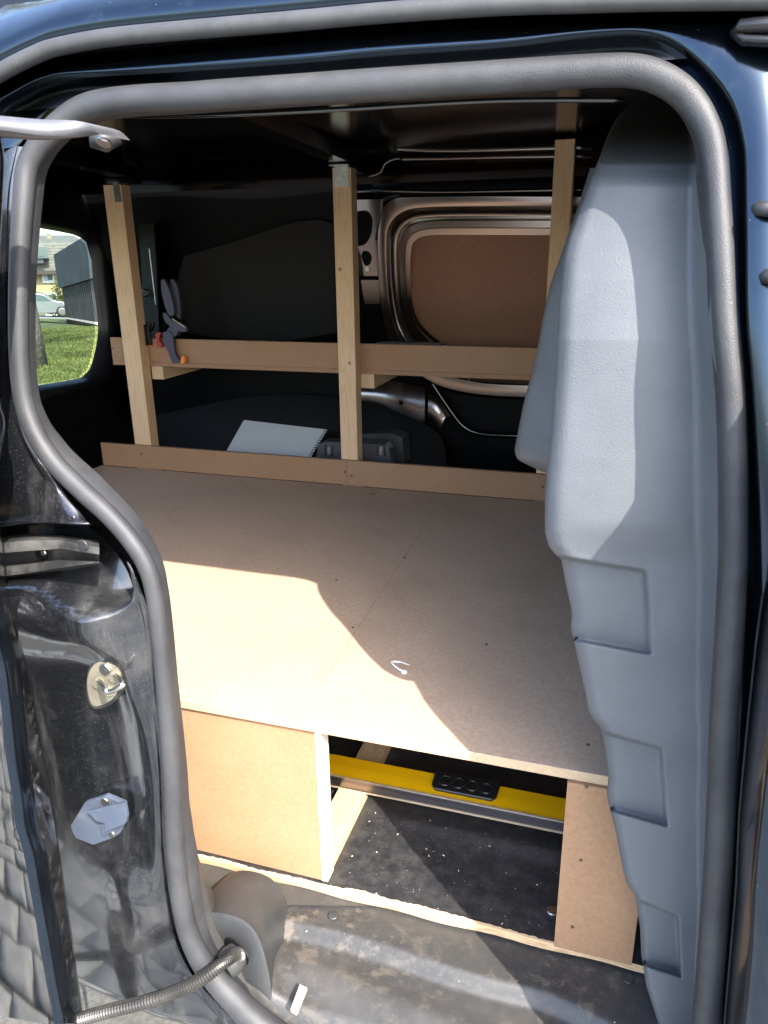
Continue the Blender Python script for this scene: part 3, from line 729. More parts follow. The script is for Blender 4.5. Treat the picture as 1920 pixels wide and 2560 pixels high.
# lower far corner: painted inner wheel-arch panel and plastic arch liner
PA = [(880, 975), (940, 978), (1000, 985), (1062, 998)]
PB = [(880, 1002), (940, 1008), (1000, 1032), (1062, 1058)]
obj('inner_wing_panel', loft([[Wf(u, v, -.02) for u, v in smooth([(q[0], q[1]-30) for q in PA], 4)], [Wf(u, v, -.045) for u, v in smooth(PA, 4)], [Wf(u, v, -.05) for u, v in smooth([((a[0]+b[0])/2, (a[1]+b[1])/2) for a, b in zip(PA, PB)], 4)], [Wf(u, v, -.045) for u, v in smooth(PB, 4)]]), M_inner, van, True)
obj('inner_wing_panel', loft([[Wf(u, v, -.02) for u, v in smooth([(1070, 985), (1100, 1000), (1125, 1040)], 4)], [Wf(u, v, -.042) for u, v in smooth([(1070, 1004), (1092, 1012), (1112, 1045)], 4)], [Wf(u, v, -.03) for u, v in smooth([(1070, 1040), (1085, 1050), (1100, 1075)], 4)]]), M_inner, van, True)
obj('panel_plug', disc(Wf(1104, 1038, -.045), (0, -1, 0), .009, .004, 14), M_zinc, van)
obj('panel_hole', disc(Wf(1002, 1007, -.052), (0, -1, 0), .008, .002, 14), M_black, van)
arch = [[at(u, v, y=y_) for u, v in smooth([(300, 1060), (520, 1010), (700, 985), (893, 1000), (1000, 1028), (1060, 1058), (1110, 1110), (1120, 1250)], 5)] for y_ in (2.42, 2.372, 2.366)]
arch.append([p+Vector((0, .0, -.4)) for p in arch[-1]])
obj('wheel_arch_liner', loft(arch), mat('arch_plastic', (.008, .008, .008), rough=.6, spec=.3), van, True)
# roof ribs the posts are screwed to
for x in (-.765, -1.49):
    pr_ = [(1.05, 1.835), (1.35, 1.822), (1.7, 1.812), (2.0, 1.803), (2.12, 1.797), (2.19, 1.78)]
    a_ = [Vector((x-.035+.05*(1.9-y_)*.3, y_, z_+.03)) for y_, z_ in pr_]; b_ = [Vector((x-.022+.05*(1.9-y_)*.3, y_, z_)) for y_, z_ in pr_]
    c_ = [Vector((x+.03+.05*(1.9-y_)*.3, y_, z_)) for y_, z_ in pr_]; d_ = [Vector((x+.045+.05*(1.9-y_)*.3, y_, z_+.03)) for y_, z_ in pr_]
    obj('roof_rib', loft([a_, b_, c_, d_]), M_roofin, van)
# ledge just inside the top of the opening
bead('header_ledge', [(200, 288), (480, 290), (800, 276), (1100, 258), (1300, 250), (1560, 250)], .83, .0026, M_roofin)
# rear pillar panel seen behind the left post
obj('rear_inner_pillar', loft([[at(u, v, y=2.22) for u, v in ((345, 560), (353, 660), (358, 800), (362, 900))], [at(u, v, y=2.20) for u, v in ((384, 560), (391, 660), (396, 800), (400, 900))], [at(u, v, y=2.36) for u, v in ((392, 560), (400, 660), (406, 800), (410, 900))]]), mat('dark_pillar_panel', (.012, .012, .013), rough=.5, spec=.2), van)
bead('pillar_edge', [(372, 612), (382, 700), (390, 768)], 2.195, .0022, M_zinc)
obj('pillar_socket', disc(at(364, 732, y=2.20), (0, -1, 0), .014, .006, 18, r2=.010), M_blackpl, van)
# sloping quarter panel behind shelf (dark matt lining)
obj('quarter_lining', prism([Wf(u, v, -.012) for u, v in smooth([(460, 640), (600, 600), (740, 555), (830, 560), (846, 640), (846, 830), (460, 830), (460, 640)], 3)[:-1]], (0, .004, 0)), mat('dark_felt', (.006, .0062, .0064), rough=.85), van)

# rear door with its window
RX = -1.735
RW = [(98, 568), (190, 585), (222, 600), (238, 625), (245, 700), (256, 800), (255, 850), (240, 915), (222, 938), (205, 947), (100, 965)]
rw = [at(u, v, x=RX) for u, v in smooth(RW, 3)]
y0 = 1.45
rw = [Vector((RX, y0, 1.69)), Vector((RX, 1.8, 1.675))] + rw + [Vector((RX, 1.8, 1.172)), Vector((RX, y0, 1.172))]
cen = Vector((RX, 1.88, 1.42))
def scale_loop(L_, f, dx, lim=None): return [Vector((RX+dx, cen.y+(p.y-cen.y)*f, cen.z+(p.z-cen.z)*f)) for p in L_]
def to_rect(p):
    y_, z_ = p.y-cen.y, p.z-cen.z
    hy, hz = .95, 1.0
    s_ = 1/max(abs(y_)/hy, abs(z_)/hz); return Vector((RX+.0, cen.y+y_*s_, cen.z+z_*s_))
rl = scale_loop(rw, 1.0, -.02)
obj_rd = obj('rear_door', loft([rl, scale_loop(rw, 1.03, .012), scale_loop(rw, 1.10, .025), scale_loop(rw, 1.16, .028), scale_loop(rw, 1.18, .005), [to_rect(p) for p in rw]], close=True), mat('rear_door_black', (.006, .006, .007), rough=.35, spec=.3), van, True)
bm = bmesh.new(); bm.faces.new([bm.verts.new(p+Vector((-.012, 0, 0))) for p in rl])
obj('window_glass', bm, M_glass, obj_rd)
bead('wiper_trim', [(120, 985), (180, 975), (235, 955)], 2.3, .004)

# --- load floor under everything and the step
obj('load_floor', box(-1.76, .17, .90, 2.42, .52, .556), M_inner, van)
rows = []
for i in range(70):
    yy_ = .60+i*.315/69
    row = []
    for j in range(120):
        x = -.47+j*.67/119
        z = .566
        edge = .835+.006*math.sin(x*14)+.0*x - .05*sstep(-.05, .15, x)
        z -= .020*sstep(edge, edge-.020, yy_)
        # dish in the step, its rim running diagonally
        rim = .79-.11*(x+.42)
        z -= .014*sstep(rim, rim-.05, yy_)*sstep(-.44, -.38, x)
        z += .002*math.exp(-((yy_-(rim+.006))/.012)**2)*sstep(-.44, -.40, x)*sstep(.05, -.1, x)
        z -= .16*sstep(.735, .66, yy_)
        z += .0015*math.sin(x*31+yy_*20)*sstep(.8, .7, yy_)
        row.append(Vector((x, yy_, z)))
    rows.append(row)
stp = obj('door_step', loft(rows), M_sill, van, True)
screw('rivet', at(833, 2290, z=.5675), (0, 0, 1), .0085, M_rough_black, stp)
screw('rivet', at(1570, 2447, z=.5665), (0, -.1, 1), .0085, M_rough_black, stp)
# grained side trim between seal lip and step, bottom left
TR0 = [(445, 1900), (455, 2016), (462, 2100), (474, 2200), (492, 2300), (515, 2380), (560, 2440), (630, 2510), (720, 2580)]
TR1 = [(468, 1962), (480, 2045), (492, 2126), (509, 2178), (530, 2225), (560, 2300), (610, 2380), (680, 2460), (800, 2560)]
t0, t1 = smooth(TR0, 5), smooth(TR1, 5)
obj('side_trim', loft([[A(u, v, .018) for u, v in t0], [A(u, v, .040) for u, v in inset(t0, t1, .6)], [A(u, v, .075) for u, v in t1], [A(u, v, .20)+Vector((-.05, 0, -.02)) for u, v in t1]]), M_trim, van, True)
hp = [[(478, 2128), (700, 2190), (980, 2262)], [(485, 2266), (700, 2262), (980, 2266)]]
obj('step_inner_trim', loft([[at(u, v, z=.5705) for u, v in hp[0]], [at(u, v, z=.5695) for u, v in hp[1]]]), M_trim, van)
# housing the cable loom leaves through
HA = [(502, 2150+110, .80), (520, 2235, .80), (560, 2222, .80), (620, 2236, .80), (662, 2275, .80), (682, 2340, .79), (690, 2420, .78), (690, 2490, .77)]
HB = [(497, 2285, .745), (530, 2286, .745), (570, 2292, .743), (612, 2310, .742), (640, 2342, .74), (658, 2390, .735), (672, 2450, .73), (678, 2500, .725)]
HC = [(520, 2330, .742), (545, 2330, .742), (570, 2345, .742), (590, 2370, .742), (600, 2400, .74), (612, 2430, .735), (630, 2462, .73), (660, 2500, .725)]
ha, hb, hc = smooth(HA, 4), smooth(HB, 4), smooth(HC, 4)
cr = []
cr.append([P7(u, v, y_)+Vector((.0, .06, -.02)) for u, v, y_ in ha]); cr.append([P7(*q) for q in ha])
cr.append([(P7(*a_)*.45+P7(*b_)*.55)+Vector((.001, -.002, .003)) for a_, b_ in zip(ha, hb)])
cr.append([P7(*q)+Vector((0, .003, .001)) for q in hb]); bmh = loft(cr)
loft([cr[-1], [P7(*a_)*.9+P7(*b_)*.1+Vector((0, -.001, 0)) for a_, b_ in zip(hb, hc)], [P7(*q) for q in hc], [P7(u-60, v+30, y_+.01) for u, v, y_ in hc]], bmh)
hsg = obj('loom_housing', bmh, mat('housing_plastic', (.024, .0255, .027), (.034, .035, .036), ns=14, rough=.5, dust=((.07, .068, .064), 20, .5, .8, .5), bump=(('n', 400, .2, .0005),)), van, True)
c = P7(592, 2378, .735)
bm = disc(c, (-.3, -1, -.1), .024, .002, 24); obj('loom_hole', bm, M_black, hsg)
# rubber bell
bm = bmesh.new(); ax = Vector((-.55, -1, -.35)).normalized(); a_ = ax.cross(Vector((0, 0, 1))).normalized(); b_ = ax.cross(a_)
rws = []
for h_, rr in ((-.004, .016), (.004, .019), (.012, .0205), (.020, .0200), (.026, .0185), (.027, .0165), (.020, .0145), (.008, .013)):
    rws.append([c+Vector((.003, 0, -.002))+ax*h_+(a_*math.cos(k*math.pi/12)*1.0+b_*math.sin(k*math.pi/12)*1.12)*rr for k in range(24)])
loft(rws, bm, close=True)
obj('loom_boot', bm, M_trim, hsg, True)
hpth = [P7(604, 2392, .735), P7(590, 2385, .715), P7(560, 2405, .695), P7(500, 2450, .67), P7(430, 2482, .655), P7(350, 2508, .645), P7(270, 2528, .638), P7(200, 2548, .635), P7(120, 2575, .635), P7(0, 2600, .64)]
hs = smooth([tuple(p) for p in hpth], 44)
rad = [.0098 if (i % 4) < 2 else .0078 for i in range(len(hs))]
obj('loom_conduit', sweep([Vector(p) for p in hs], rad, seg=14), M_hose, van)
# ------------------------------------------------------------------ plywood floor lining
ply = thing('plywood_floor', (-.9, .897, .571), 'black faced plywood floor sheet with a torn pale front edge', 'plywood sheet')
PF = .585
front = []
random.seed(3)
for i in range(161):
    x = -1.95+i*(2.06)/160
    front.append((x, .897+.0015*math.sin(x*40)))
bm = bmesh.new()
top_ = [Vector((x, y_+.000, PF)) for x, y_ in front]
loft([[Vector((x, 2.06, PF)) for x, y_ in front], [Vector((x, 1.5, PF)) for x, y_ in front], [Vector((x, y_+.05, PF)) for x, y_ in front], top_], bm)
obj('top_face', bm, M_ply, ply)
obj('front_edge', loft([[p+Vector((0, 0, 0)) for p in top_], [p+Vector((0, -.0005, -.005)) for p in top_], [p+Vector((0, .0, -.014)) for p in top_]]), M_plye, ply)
# strip where the black facing is torn off
tear = []
r1_, r2_ = [], []
for x, y_ in [(-.64+i*.005, 0) for i in range(147)]:
    w_ = .0018+.004*max(0, .5+.5*math.sin(x*23+1))*max(0, math.sin(x*7+2.4))+random.uniform(0, .0025)+.008*math.exp(-((x+.335)/.035)**2)+.004*math.exp(-((x+.20)/.05)**2)
    if x > -.05: w_ *= .6
    yb = .897+.0015*math.sin(x*40)
    r1_.append(Vector((x, yb-.0006, PF+.0012))); r2_.append(Vector((x, yb+w_, PF+.0012)))
obj('torn_veneer', loft([[p-Vector((0, 0, .004)) for p in r1_], r1_, r2_]), M_splint, ply)
screw('bolt_head', at(1381, 2279, z=PF+.001), (0, 0, 1), .0095, M_zinc, ply, recess=False)

# ------------------------------------------------------------------ built-in wooden frame
bed = thing('bed_platform', (-.7, 1.5, .6), 'home-made fibreboard bed platform with pine posts and a shelf rail', 'bed platform')
PZ = .900
def seg_at(z, u0, v0): return at(u0, v0, z=z)
fx0 = -1.66
bm = box(fx0, .09, .899, 2.069, PZ-.016, PZ)
pf = obj('platform_board', bm, [M_mdf], bed, bevel=.0012)
pf.data.materials.append(M_mdfe)
for p in pf.data.polygons:
    if p.normal.z < .6: p.material_index = 1
# pencil lines and screws on the platform
def line_on(p0, p1, w_, mt, z=.0006):
    d = (p1-p0).normalized(); nrm = d.cross(Vector((0, 0, 1)))*w_*.5
    bm = bmesh.new(); bm.faces.new([bm.verts.new(q+Vector((0, 0, z))) for q in (p0-nrm, p1-nrm, p1+nrm, p0+nrm)]); return bm
M_pencil = mat('pencil_mark', (.20, .15, .10), rough=.6)
obj('pencil_line', line_on(at(795, 1723, z=PZ), at(1092, 1268, z=PZ), .0011, M_pencil), M_pencil, pf)
obj('pencil_line', line_on(at(765, 1715, z=PZ), at(840, 1612, z=PZ), .0009, M_pencil), M_pencil, pf)
for u, v in ((883, 1569), (841, 1450), (603, 1207), (1216, 1611), (1012, 1394), (1470, 1862)):
    screw('screw_hole', at(u, v, z=PZ+.0003), (0, 0, 1), .0028, M_leaf, pf, recess=False)
# uprights under the platform
fpL = obj('front_panel', box(-1.2, -.404, .907, .919, PF+.002, PZ-.0165), [M_mdfp], bed, bevel=.0006)
fpR = obj('front_panel', box(-.022, .09, .8935, .9050, PF-.002, PZ-.0165), [M_mdfp], bed, bevel=.0006)
obj('divider_board', box(-.4035, -.3925, .906, .934, PF+.002, PZ-.0165), [mat('raw_white_edge', (.75, .68, .55), (.66, .58, .45), ns=40, rough=.8)], bed, bevel=.0006)
obj('divider_board', box(-.016, -.004, .9195, 1.9, PF+.002, PZ-.0185), [M_mdfp], bed)
obj('back_support', box(-1.6, .09, 2.04, 2.058, PF+.002, PZ-.0185), [M_mdfp], bed)
obj('floor_batten', box(-.448, -.395, .936, 2.02, PF+.001, PF+.022), M_pineY, bed, bevel=.001)
for u, v in ((1466, 1966), (1452, 2150), (1431, 2317)):
    screw('screw', at(u, v, y=.8932), (0, -1, 0), .0028, M_leaf, fpR)
for u, v in ((848, 2080), (868, 2096)): pass
# kickboards along the back
kb = obj('kickboard', box(-1.652, -.7725, 2.070, 2.082, PZ+.001, .979), [M_mdfp], bed, bevel=.0006)
kb2 = obj('kickboard', box(-.7715, .09, 2.070, 2.082, PZ+.001, .979), [M_mdfp], bed, bevel=.0006)
for k_, u, v in ((kb, 862, 1180), (kb2, 879, 1189), (kb, 354, 1135), (kb2, 1357, 1217)):
    screw('screw', at(u, v, y=2.0695), (0, -1, 0), .0036, M_leaf, k_)
# posts
def post(x0, x1, ztop, y0=2.0835, y1=2.130):
    return obj('post', box(x0, x1, y0, y1, PF+.002, ztop), M_pineZ, bed, bevel=.0012)
pL = post(-1.526, -1.464, 1.772, 2.0835, 2.128)
pM = post(-.794, -.741, 1.790)
pR = post(-.206, -.158, 1.831)
for pp, xc, zt in ((pM, -.7675, 1.790), (pL, -1.478, 1.772)):
    hw = .021 if pp is pM else .010
    br = obj('metal_bracket', box(xc-hw, xc+hw, 2.0805, 2.0832, zt-.048, zt+.003), M_zinc, pp)
    box_ = box(xc-hw-.006, xc+hw+.006, 2.06, 2.12, zt+.0035, zt+.006)
    obj('metal_bracket', box_, M_zinc, pp)
    for sx in (-1, 1):
        for dz in (-.012, -.036):
            if pp is pM or sx == 1: disc_ = obj('screw', disc((xc+sx*hw*.6 if pp is pM else xc, 2.0804, zt+dz), (0, -1, 0), .0032, .0022, 10), M_zinc, br)
for u, v, r_ in ((850, 673, .0055), (874, 908, .005)):
    obj('knot', disc(at(u, v, y=2.0834), (0, -1, 0), r_, .0004, 14), mat('knot_wood', (.24, .12, .04), (.40, .24, .10), ns=300, rough=.6), pM)
# shelf rail behind the posts and the shelf it carries
sr = obj('shelf_rail', box(-1.607, .09, 2.1315, 2.1435, 1.245, 1.320), [M_mdfp], bed, bevel=.0006)
obj('shelf_rail', box(-1.607, .09, 2.1315-.0, 2.150, 1.2315, 1.2445), [M_mdfp], bed, bevel=.0006)
obj('shelf_board', box(-1.6, .08, 2.144, 2.375, 1.246, 1.258), [M_mdfp], bed)
obj('shelf_arm', box(-1.462, -1.420, 2.131, 2.37, 1.190, 1.2310), M_pineY, bed)
obj('shelf_arm', box(-.741, -.700, 2.131, 2.37, 1.190, 1.2310), M_pineY, bed)
br = obj('metal_bracket', pix([(918, 946), (945, 938), (945, 961), (917, 959)], 2.20, .002), M_zinc, sr)
screw('screw', at(927, 952, y=2.1995), (0, -1, 0), .005, M_zinc, br); screw('screw', at(940, 952, y=2.1995), (0, -1, 0), .005, M_zinc, br)
screw('screw', at(282, 871, y=2.131), (0, -1, 0), .003, M_leaf, sr)
# ledge at rear right: pale post foot seen under the wing
obj('post_foot', box(-.206, -.158, 2.0825, 2.0833, .979, 1.0), M_pineZ, pR)

# ------------------------------------------------------------------ loose things
# spirit level lying across the batten
lv = thing('spirit_level', (-.2, 1.12, PF+.022), 'yellow spirit level with a black hand grip lying under the platform', 'spirit level')
LZ = PF+.0225
def lvb(x0, x1, y0, y1, z0, z1):
    bm = box(x0, x1, y0, y1, z0, z1)
    return bm
th = math.atan2(-.012, .46)
def rotl(bm):
    bmesh.ops.rotate(bm, verts=bm.verts, cent=(-.25, 1.12, LZ), matrix=Matrix.Rotation(-.075, 3, 'Z')@Matrix.Identity(3)); return bm
def tilt(bm):
    bmesh.ops.rotate(bm, verts=bm.verts, cent=(-.25, 1.12, LZ), matrix=Matrix.Rotation(R(0), 3, 'X')); return bm
def lvl(bm): return bm
LY0, LY1 = 1.112, 1.173
body = obj('level_body', lvb(-.62, .03, LY0, LY1, LZ, LZ+.022), M_yellow, lv, bevel=.0012)
obj('front_rail', lvb(-.62, .03, LY0-.0035, LY0-.0003, LZ-.0005, LZ+.0225), M_alu, lv, bevel=.0006)
obj('bottom_lip', lvb(-.62, .03, LY0-.0055, LY0-.0037, LZ-.001, LZ+.0015), M_lip, lv)
obj('top_lip', lvb(-.62, .03, LY0-.0030, LY0+.0012, LZ+.0227, LZ+.0237), M_lip, lv)
gx0, gx1 = -.272, -.150
gpts_ = [(gx0+.008, LY0+.012), (gx1-.008, LY0+.012), (gx1, LY0+.022), (gx1+.002, LY1+.004), (gx0-.002, LY1+.004), (gx0, LY0+.022)]
gr = obj('hand_grip', prism([Vector((a, b, LZ+.0222)) for a, b in gpts_], (0, 0, .007)), M_blackpl, lv, bevel=.002)
for k in range(4):
    cx = gx0+.022+k*.026
    bm = bmesh.new()
    loft([[Vector((cx+math.cos(q*math.pi/10)*r_, LY0+.038+math.sin(q*math.pi/10)*r_*1.15, LZ+.0292+h_)) for q in range(20)] for r_, h_ in ((.0135, 0), (.0125, .0022), (.0112, .0022), (.0100, .0002))], bm, close=True)
    obj('finger_hole', bm, M_blackpl, gr, True)

# notebook leaning on the far side of the kickboard
nb = thing('notebook', (-1.1, 2.3, .95), 'open white spiral notebook leaning behind the back kickboard', 'notebook')
nA, nB, nC, nD = at(610, 1050, y=2.335), at(818, 1074, y=2.30), at(772, 1150, y=2.16), at(560, 1138, y=2.16)
nn = (nB-nA).cross(nD-nA).normalized()
if nn.z < 0: nn = -nn
obj('cover', prism([p-nn*.003 for p in (nA+(nA-nB)*.015, nB, nC, nD+(nD-nC)*.015)], -nn*.002), M_clamp, nb)
obj('page_block', prism([nA, nB, nC, nD], -nn*.0028), M_paper, nb)
bm = bmesh.new()
for i in range(12):
    f = .08+i*.078; p = nB.lerp(nC, f); e = (nB-nA).normalized()
    obj('spiral_ring', sweep([p-e*.008+nn*.001, p-e*.002+nn*.005, p+e*.006+nn*.003, p+e*.008-nn*.004], .0013, seg=6), M_blackpl, nb)
bm.free()
# grey case behind the middle post
cs = thing('tool_case', (-.65, 2.2, .9), 'grey plastic tool case with two latches standing behind the middle post', 'case')
cpt = [(788, 1150), (795, 1112), (812, 1105), (900, 1108), (960, 1113), (972, 1125), (980, 1160)]
cb = obj('lid', pix(cpt, 2.15, .06), M_case, cs, bevel=.002)
for u in (822, 952):
    obj('latch', pix([(u-3, 1118), (u+3, 1118), (u+4, 1138), (u-4, 1138)], 2.146, .004), M_zinc, cb)
    obj('latch_rib', pix([(u-10, 1112), (u-8, 1112), (u-8, 1140), (u-10, 1140)], 2.147, .003), M_blackpl, cb)
    obj('latch_rib', pix([(u+8, 1112), (u+10, 1112), (u+10, 1140), (u+8, 1140)], 2.147, .003), M_blackpl, cb)
bx = tag(obj('dark_tub', pix([(905, 1160), (905, 1085), (975, 1083), (1005, 1095), (1012, 1165)], 2.24, .08), mat('dark_tub_plastic', (.035, .035, .037), rough=.5), bevel=.003), 'dark plastic tub behind the grey tool case', 'tub')
# big spring clamp on the rail
cl = thing('spring_clamp', at(440, 850, y=2.12), 'large dark spring clamp with an orange pad gripping the shelf rail', 'clamp')
def ext(name, uv, y_, dy, mt, par, bev=.0012): return obj(name, pix(smooth(uv+[uv[0]], 3)[:-1], y_, dy), mt, par, bevel=bev)
h1 = ext('handle', [(402, 700), (410, 699), (420, 720), (434, 768), (432, 790), (418, 782), (404, 735)], 2.105, .016, M_clamp, cl)
h2 = ext('handle', [(424, 700), (432, 698), (442, 715), (449, 760), (450, 795), (440, 790), (432, 750)], 2.125, .016, M_clamp, cl)
ext('body', [(406, 782), (416, 784), (428, 800), (455, 812), (466, 820), (462, 830), (446, 828), (422, 814), (410, 800)], 2.10, .018, M_clamp, cl)
obj('spring', sweep([at(431, 797, y=2.098), at(464, 819, y=2.098)], .0022, seg=8), M_lip, cl)
ext('jaw', [(406, 832), (422, 828), (432, 845), (436, 880), (446, 898), (452, 904), (444, 908), (430, 906), (420, 880), (408, 855)], 2.105, .014, M_clamp, cl)
ext('jaw', [(414, 830), (428, 812), (440, 812), (446, 826), (436, 842), (424, 836)], 2.11, .03, M_clamp, cl)
ext('pad', [(452, 893), (459, 890), (462, 905), (456, 909), (451, 905)], 2.105, .014, M_orange, cl)
for i, u in enumerate((352, 362, 372)):
    sc_ = thing('small_clamp', at(u, 845, y=2.12), ['small black spring clamp nearest the left post', 'small black spring clamp between its two twins on the rail', 'small black spring clamp next to the red hook'][i], 'clamp', 'small clamps on the shelf rail')
    ext('jaw', [(u-12+3*i, 812), (u-5+2*i, 812), (u+1, 830), (u+4, 848), (u+5, 862), (u, 864), (u-3, 850), (u-7, 832)], 2.112+.004*i, .010, M_blackpl, sc_)
    ext('handle', [(u+1, 806), (u+8, 806), (u+10, 818), (u+4, 830), (u-1, 822)], 2.125+.004*i, .012, M_blackpl, sc_)
    obj('pad', pix([(u, 864), (u+6, 862), (u+6, 867), (u+1, 868)], 2.115+.004*i, .008), M_orange, sc_)
tag(ext('red_hook', [(387, 838), (392, 831), (402, 832), (398, 842), (399, 855), (405, 862), (402, 869), (394, 866), (390, 852)], 2.112, .012, M_red, None), 'dull red plastic clamp hooked over the shelf rail beside the large clamp', 'clamp')
# flat strips lying on the shelf
tag(obj('ruler', box(-.70, -.50, 2.16, 2.19, 1.2585, 1.3225), mat('smoky_plastic', (.05, .055, .06), rough=.25)), 'smoky plastic strip standing on the shelf behind the rail', 'ruler')
# cable tie on the platform
ct = thing('cable_tie', at(1000, 1665, z=PZ), 'short curled white cable tie lying on the platform', 'cable tie')
pth = [(1018, 1684), (1000, 1680), (984, 1668), (980, 1657), (1000, 1655), (1024, 1663)]
pp_ = [Vector(p) for p in smooth([tuple(at(u, v, z=PZ)+Vector((0, 0, .002+.003*math.sin(i)))) for i, (u, v) in enumerate(pth)], 6)]
obj('strap', sweep(pp_, .0018, .0014, 8, lateral=Vector((0, 0, 1))), M_white, ct)
hd = at(1011, 1683, z=PZ+.001); obj('head', box(hd.x-.004, hd.x+.004, hd.y-.003, hd.y+.003, PZ+.001, PZ+.006), M_white, ct, bevel=.0006)
# leaf crumbs
lf = at(932, 1237, z=PZ)
bm = bmesh.new(); q = [lf+Vector(v_) for v_ in ((-.012, -.003, .0015), (0, -.005, .003), (.013, .003, .004), (.002, .006, .002), (-.009, .003, .001))]
bm.faces.new([bm.verts.new(p) for p in q])
tag(obj('dry_leaf', prism(q, (0, 0, .0008)), M_leaf), 'small dry brown leaf on the platform near the back kickboard', 'leaf')
bm.free()
wo_ = [at(u, v, z=.549) for u, v in ((727, 2530), (750, 2468), (768, 2476), (742, 2539))]
tag(obj('wood_offcut', prism(wo_, (0, 0, .006)), M_offcut, bevel=.0006), 'pale sliver of wood on the door step', 'wood offcut')
# sawdust and chips
bm = bmesh.new(); random.seed(11)
for i in range(150):
    x = random.uniform(-.38, -.03); y_ = random.uniform(.905, 1.11)
    if random.random() < .12: x = random.uniform(-.62, .1); y_ = random.uniform(.80, .885)
    z0_ = PF+.0006 if y_ > .90 else .5672
    s_ = random.choice((.0002, .0003, .0003, .0004, .0004, .0005, .0006, .0012)); a_ = random.uniform(0, 6.28); l_ = s_*random.uniform(.8, 2)
    d_ = Vector((math.cos(a_), math.sin(a_), 0)); e_ = Vector((-d_.y, d_.x, 0)); c_ = Vector((x, y_, z0_))
    prism([c_+d_*l_+e_*s_*.4, c_-d_*l_+e_*s_*.5, c_-d_*l_*.8-e_*s_*.4, c_+d_*l_-e_*s_*.5], (0, 0, s_*.5), bm)
obj('sawdust', bm, M_offcut, kind='stuff')

# ------------------------------------------------------------------ outside, seen through the rear window
D0 = Vector((at(170, 700, x=-1.735).x, at(170, 700, x=-1.735).y, 0)).normalized()
RR = Vector((D0.y, -D0.x, 0))
def O(u, v, D):
    d = ray(u, v); t = D/(d.x*D0.x+d.y*D0.y); return CAM+d*t
def Oz(u, D, z):
    # point on the vertical plane at distance D in column u (taken near the horizon) at height z
    p = O(u, 740, D); return Vector((p.x, p.y, z))
gz = O(150, 797, 46).z           # ground level at the car
M_lawn = mat('lawn', (.12, .14, .035), (.07, .09, .02), ns=1.6, rough=.9, lo=.4, hi=.6, bump=(('n', 9, .8, .05),), specks=((1.1, .05, (.7, .7, .6), .12),))
bm = bmesh.new()
rws = []
for i in range(40):
    D = 3.2+i*1.15; rws.append([D0*D+RR*s_+Vector((0, 0, -.02+(gz+.02)*min(1, (D-3)/43))) for s_ in [-30+k*1.5 for k in range(41)]])
loft(rws, bm)
obj('lawn', bm, M_lawn, kind='structure')
# grass tufts
bm = bmesh.new(); random.seed(5)
for i in range(26000):
    D = random.uniform(6, 34)
    c_ = O(random.uniform(70, 280), 760, D); zz_ = -.02+(gz+.02)*min(1, (D-3)/43)
    h_ = random.uniform(.04, .09); a_ = random.uniform(0, 3.14); w_ = .012+D*.0012
    v1 = bm.verts.new((c_.x-math.cos(a_)*w_, c_.y-math.sin(a_)*w_, zz_)); v2 = bm.verts.new((c_.x+math.cos(a_)*w_, c_.y+math.sin(a_)*w_, zz_))
    v3 = bm.verts.new((c_.x+random.uniform(-.04, .04), c_.y+random.uniform(-.04, .04), zz_+h_)); bm.faces.new((v1, v2, v3))
obj('grass', bm, mat('grass_blades', (.14, .165, .035), (.08, .10, .02), ns=1.2, rough=.8), kind='stuff')
# path in front of the garage
bm = bmesh.new()
loft([[O(90, 795, 44), O(170, 797, 39.5), O(262, 812, 34.5), O(330, 822, 32)], [O(90, 799, 42), O(170, 801, 38), O(262, 819, 32.5), O(330, 831, 30)]], bm)
bmesh.ops.translate(bm, verts=bm.verts, vec=(0, 0, .06))
obj('path', bm, mat('pale_path', (.35, .32, .28), (.3, .27, .24), ns=2, rough=.9), kind='structure')
# terrace house
def facade(u0, u1, z0, z1, D, depth, name, mt, parent, bev=0):
    a, b = Oz(u0, D, z0), Oz(u1, D, z0)
    bm = prism([a, b, Vector((b.x, b.y, z1)), Vector((a.x, a.y, z1))], D0*depth); return obj(name, bm, mt, parent)
def zat(u, v, D): return O(u, v, D).z
HD = 56
base = Oz(120, HD, gz-.3)
house = thing('terrace_house', base, 'cream rendered house with a steep grey tiled roof beyond the lawn', 'house')
ze, zr = zat(120, 675, HD), zat(120, 606, HD)
facade(20, 230, gz-.4, ze, HD, 9, 'wall', mat('cream_render', (.42, .34, .18), (.38, .3, .16), ns=1, rough=.9), house)
M_tile = mat('grey_roof_tile', (.20, .19, .15), (.14, .135, .11), ns=3, rough=.8, bump=(('n', 4, .6, .05),))
ra, rb_ = Oz(15, HD-.4, ze), Oz(235, HD-.4, ze)
bk = D0*1.6; bk2 = D0*5
bm = loft([[ra+Vector((0, 0, -.15)), rb_+Vector((0, 0, -.15))], [ra, rb_], [Vector((ra.x, ra.y, zr))+bk, Vector((rb_.x, rb_.y, zr))+bk], [Vector((ra.x, ra.y, zr+.5))+bk2, Vector((rb_.x, rb_.y, zr+.5))+bk2], [ra+D0*10, rb_+D0*10]])
roof = obj('roof', bm, M_tile, house)
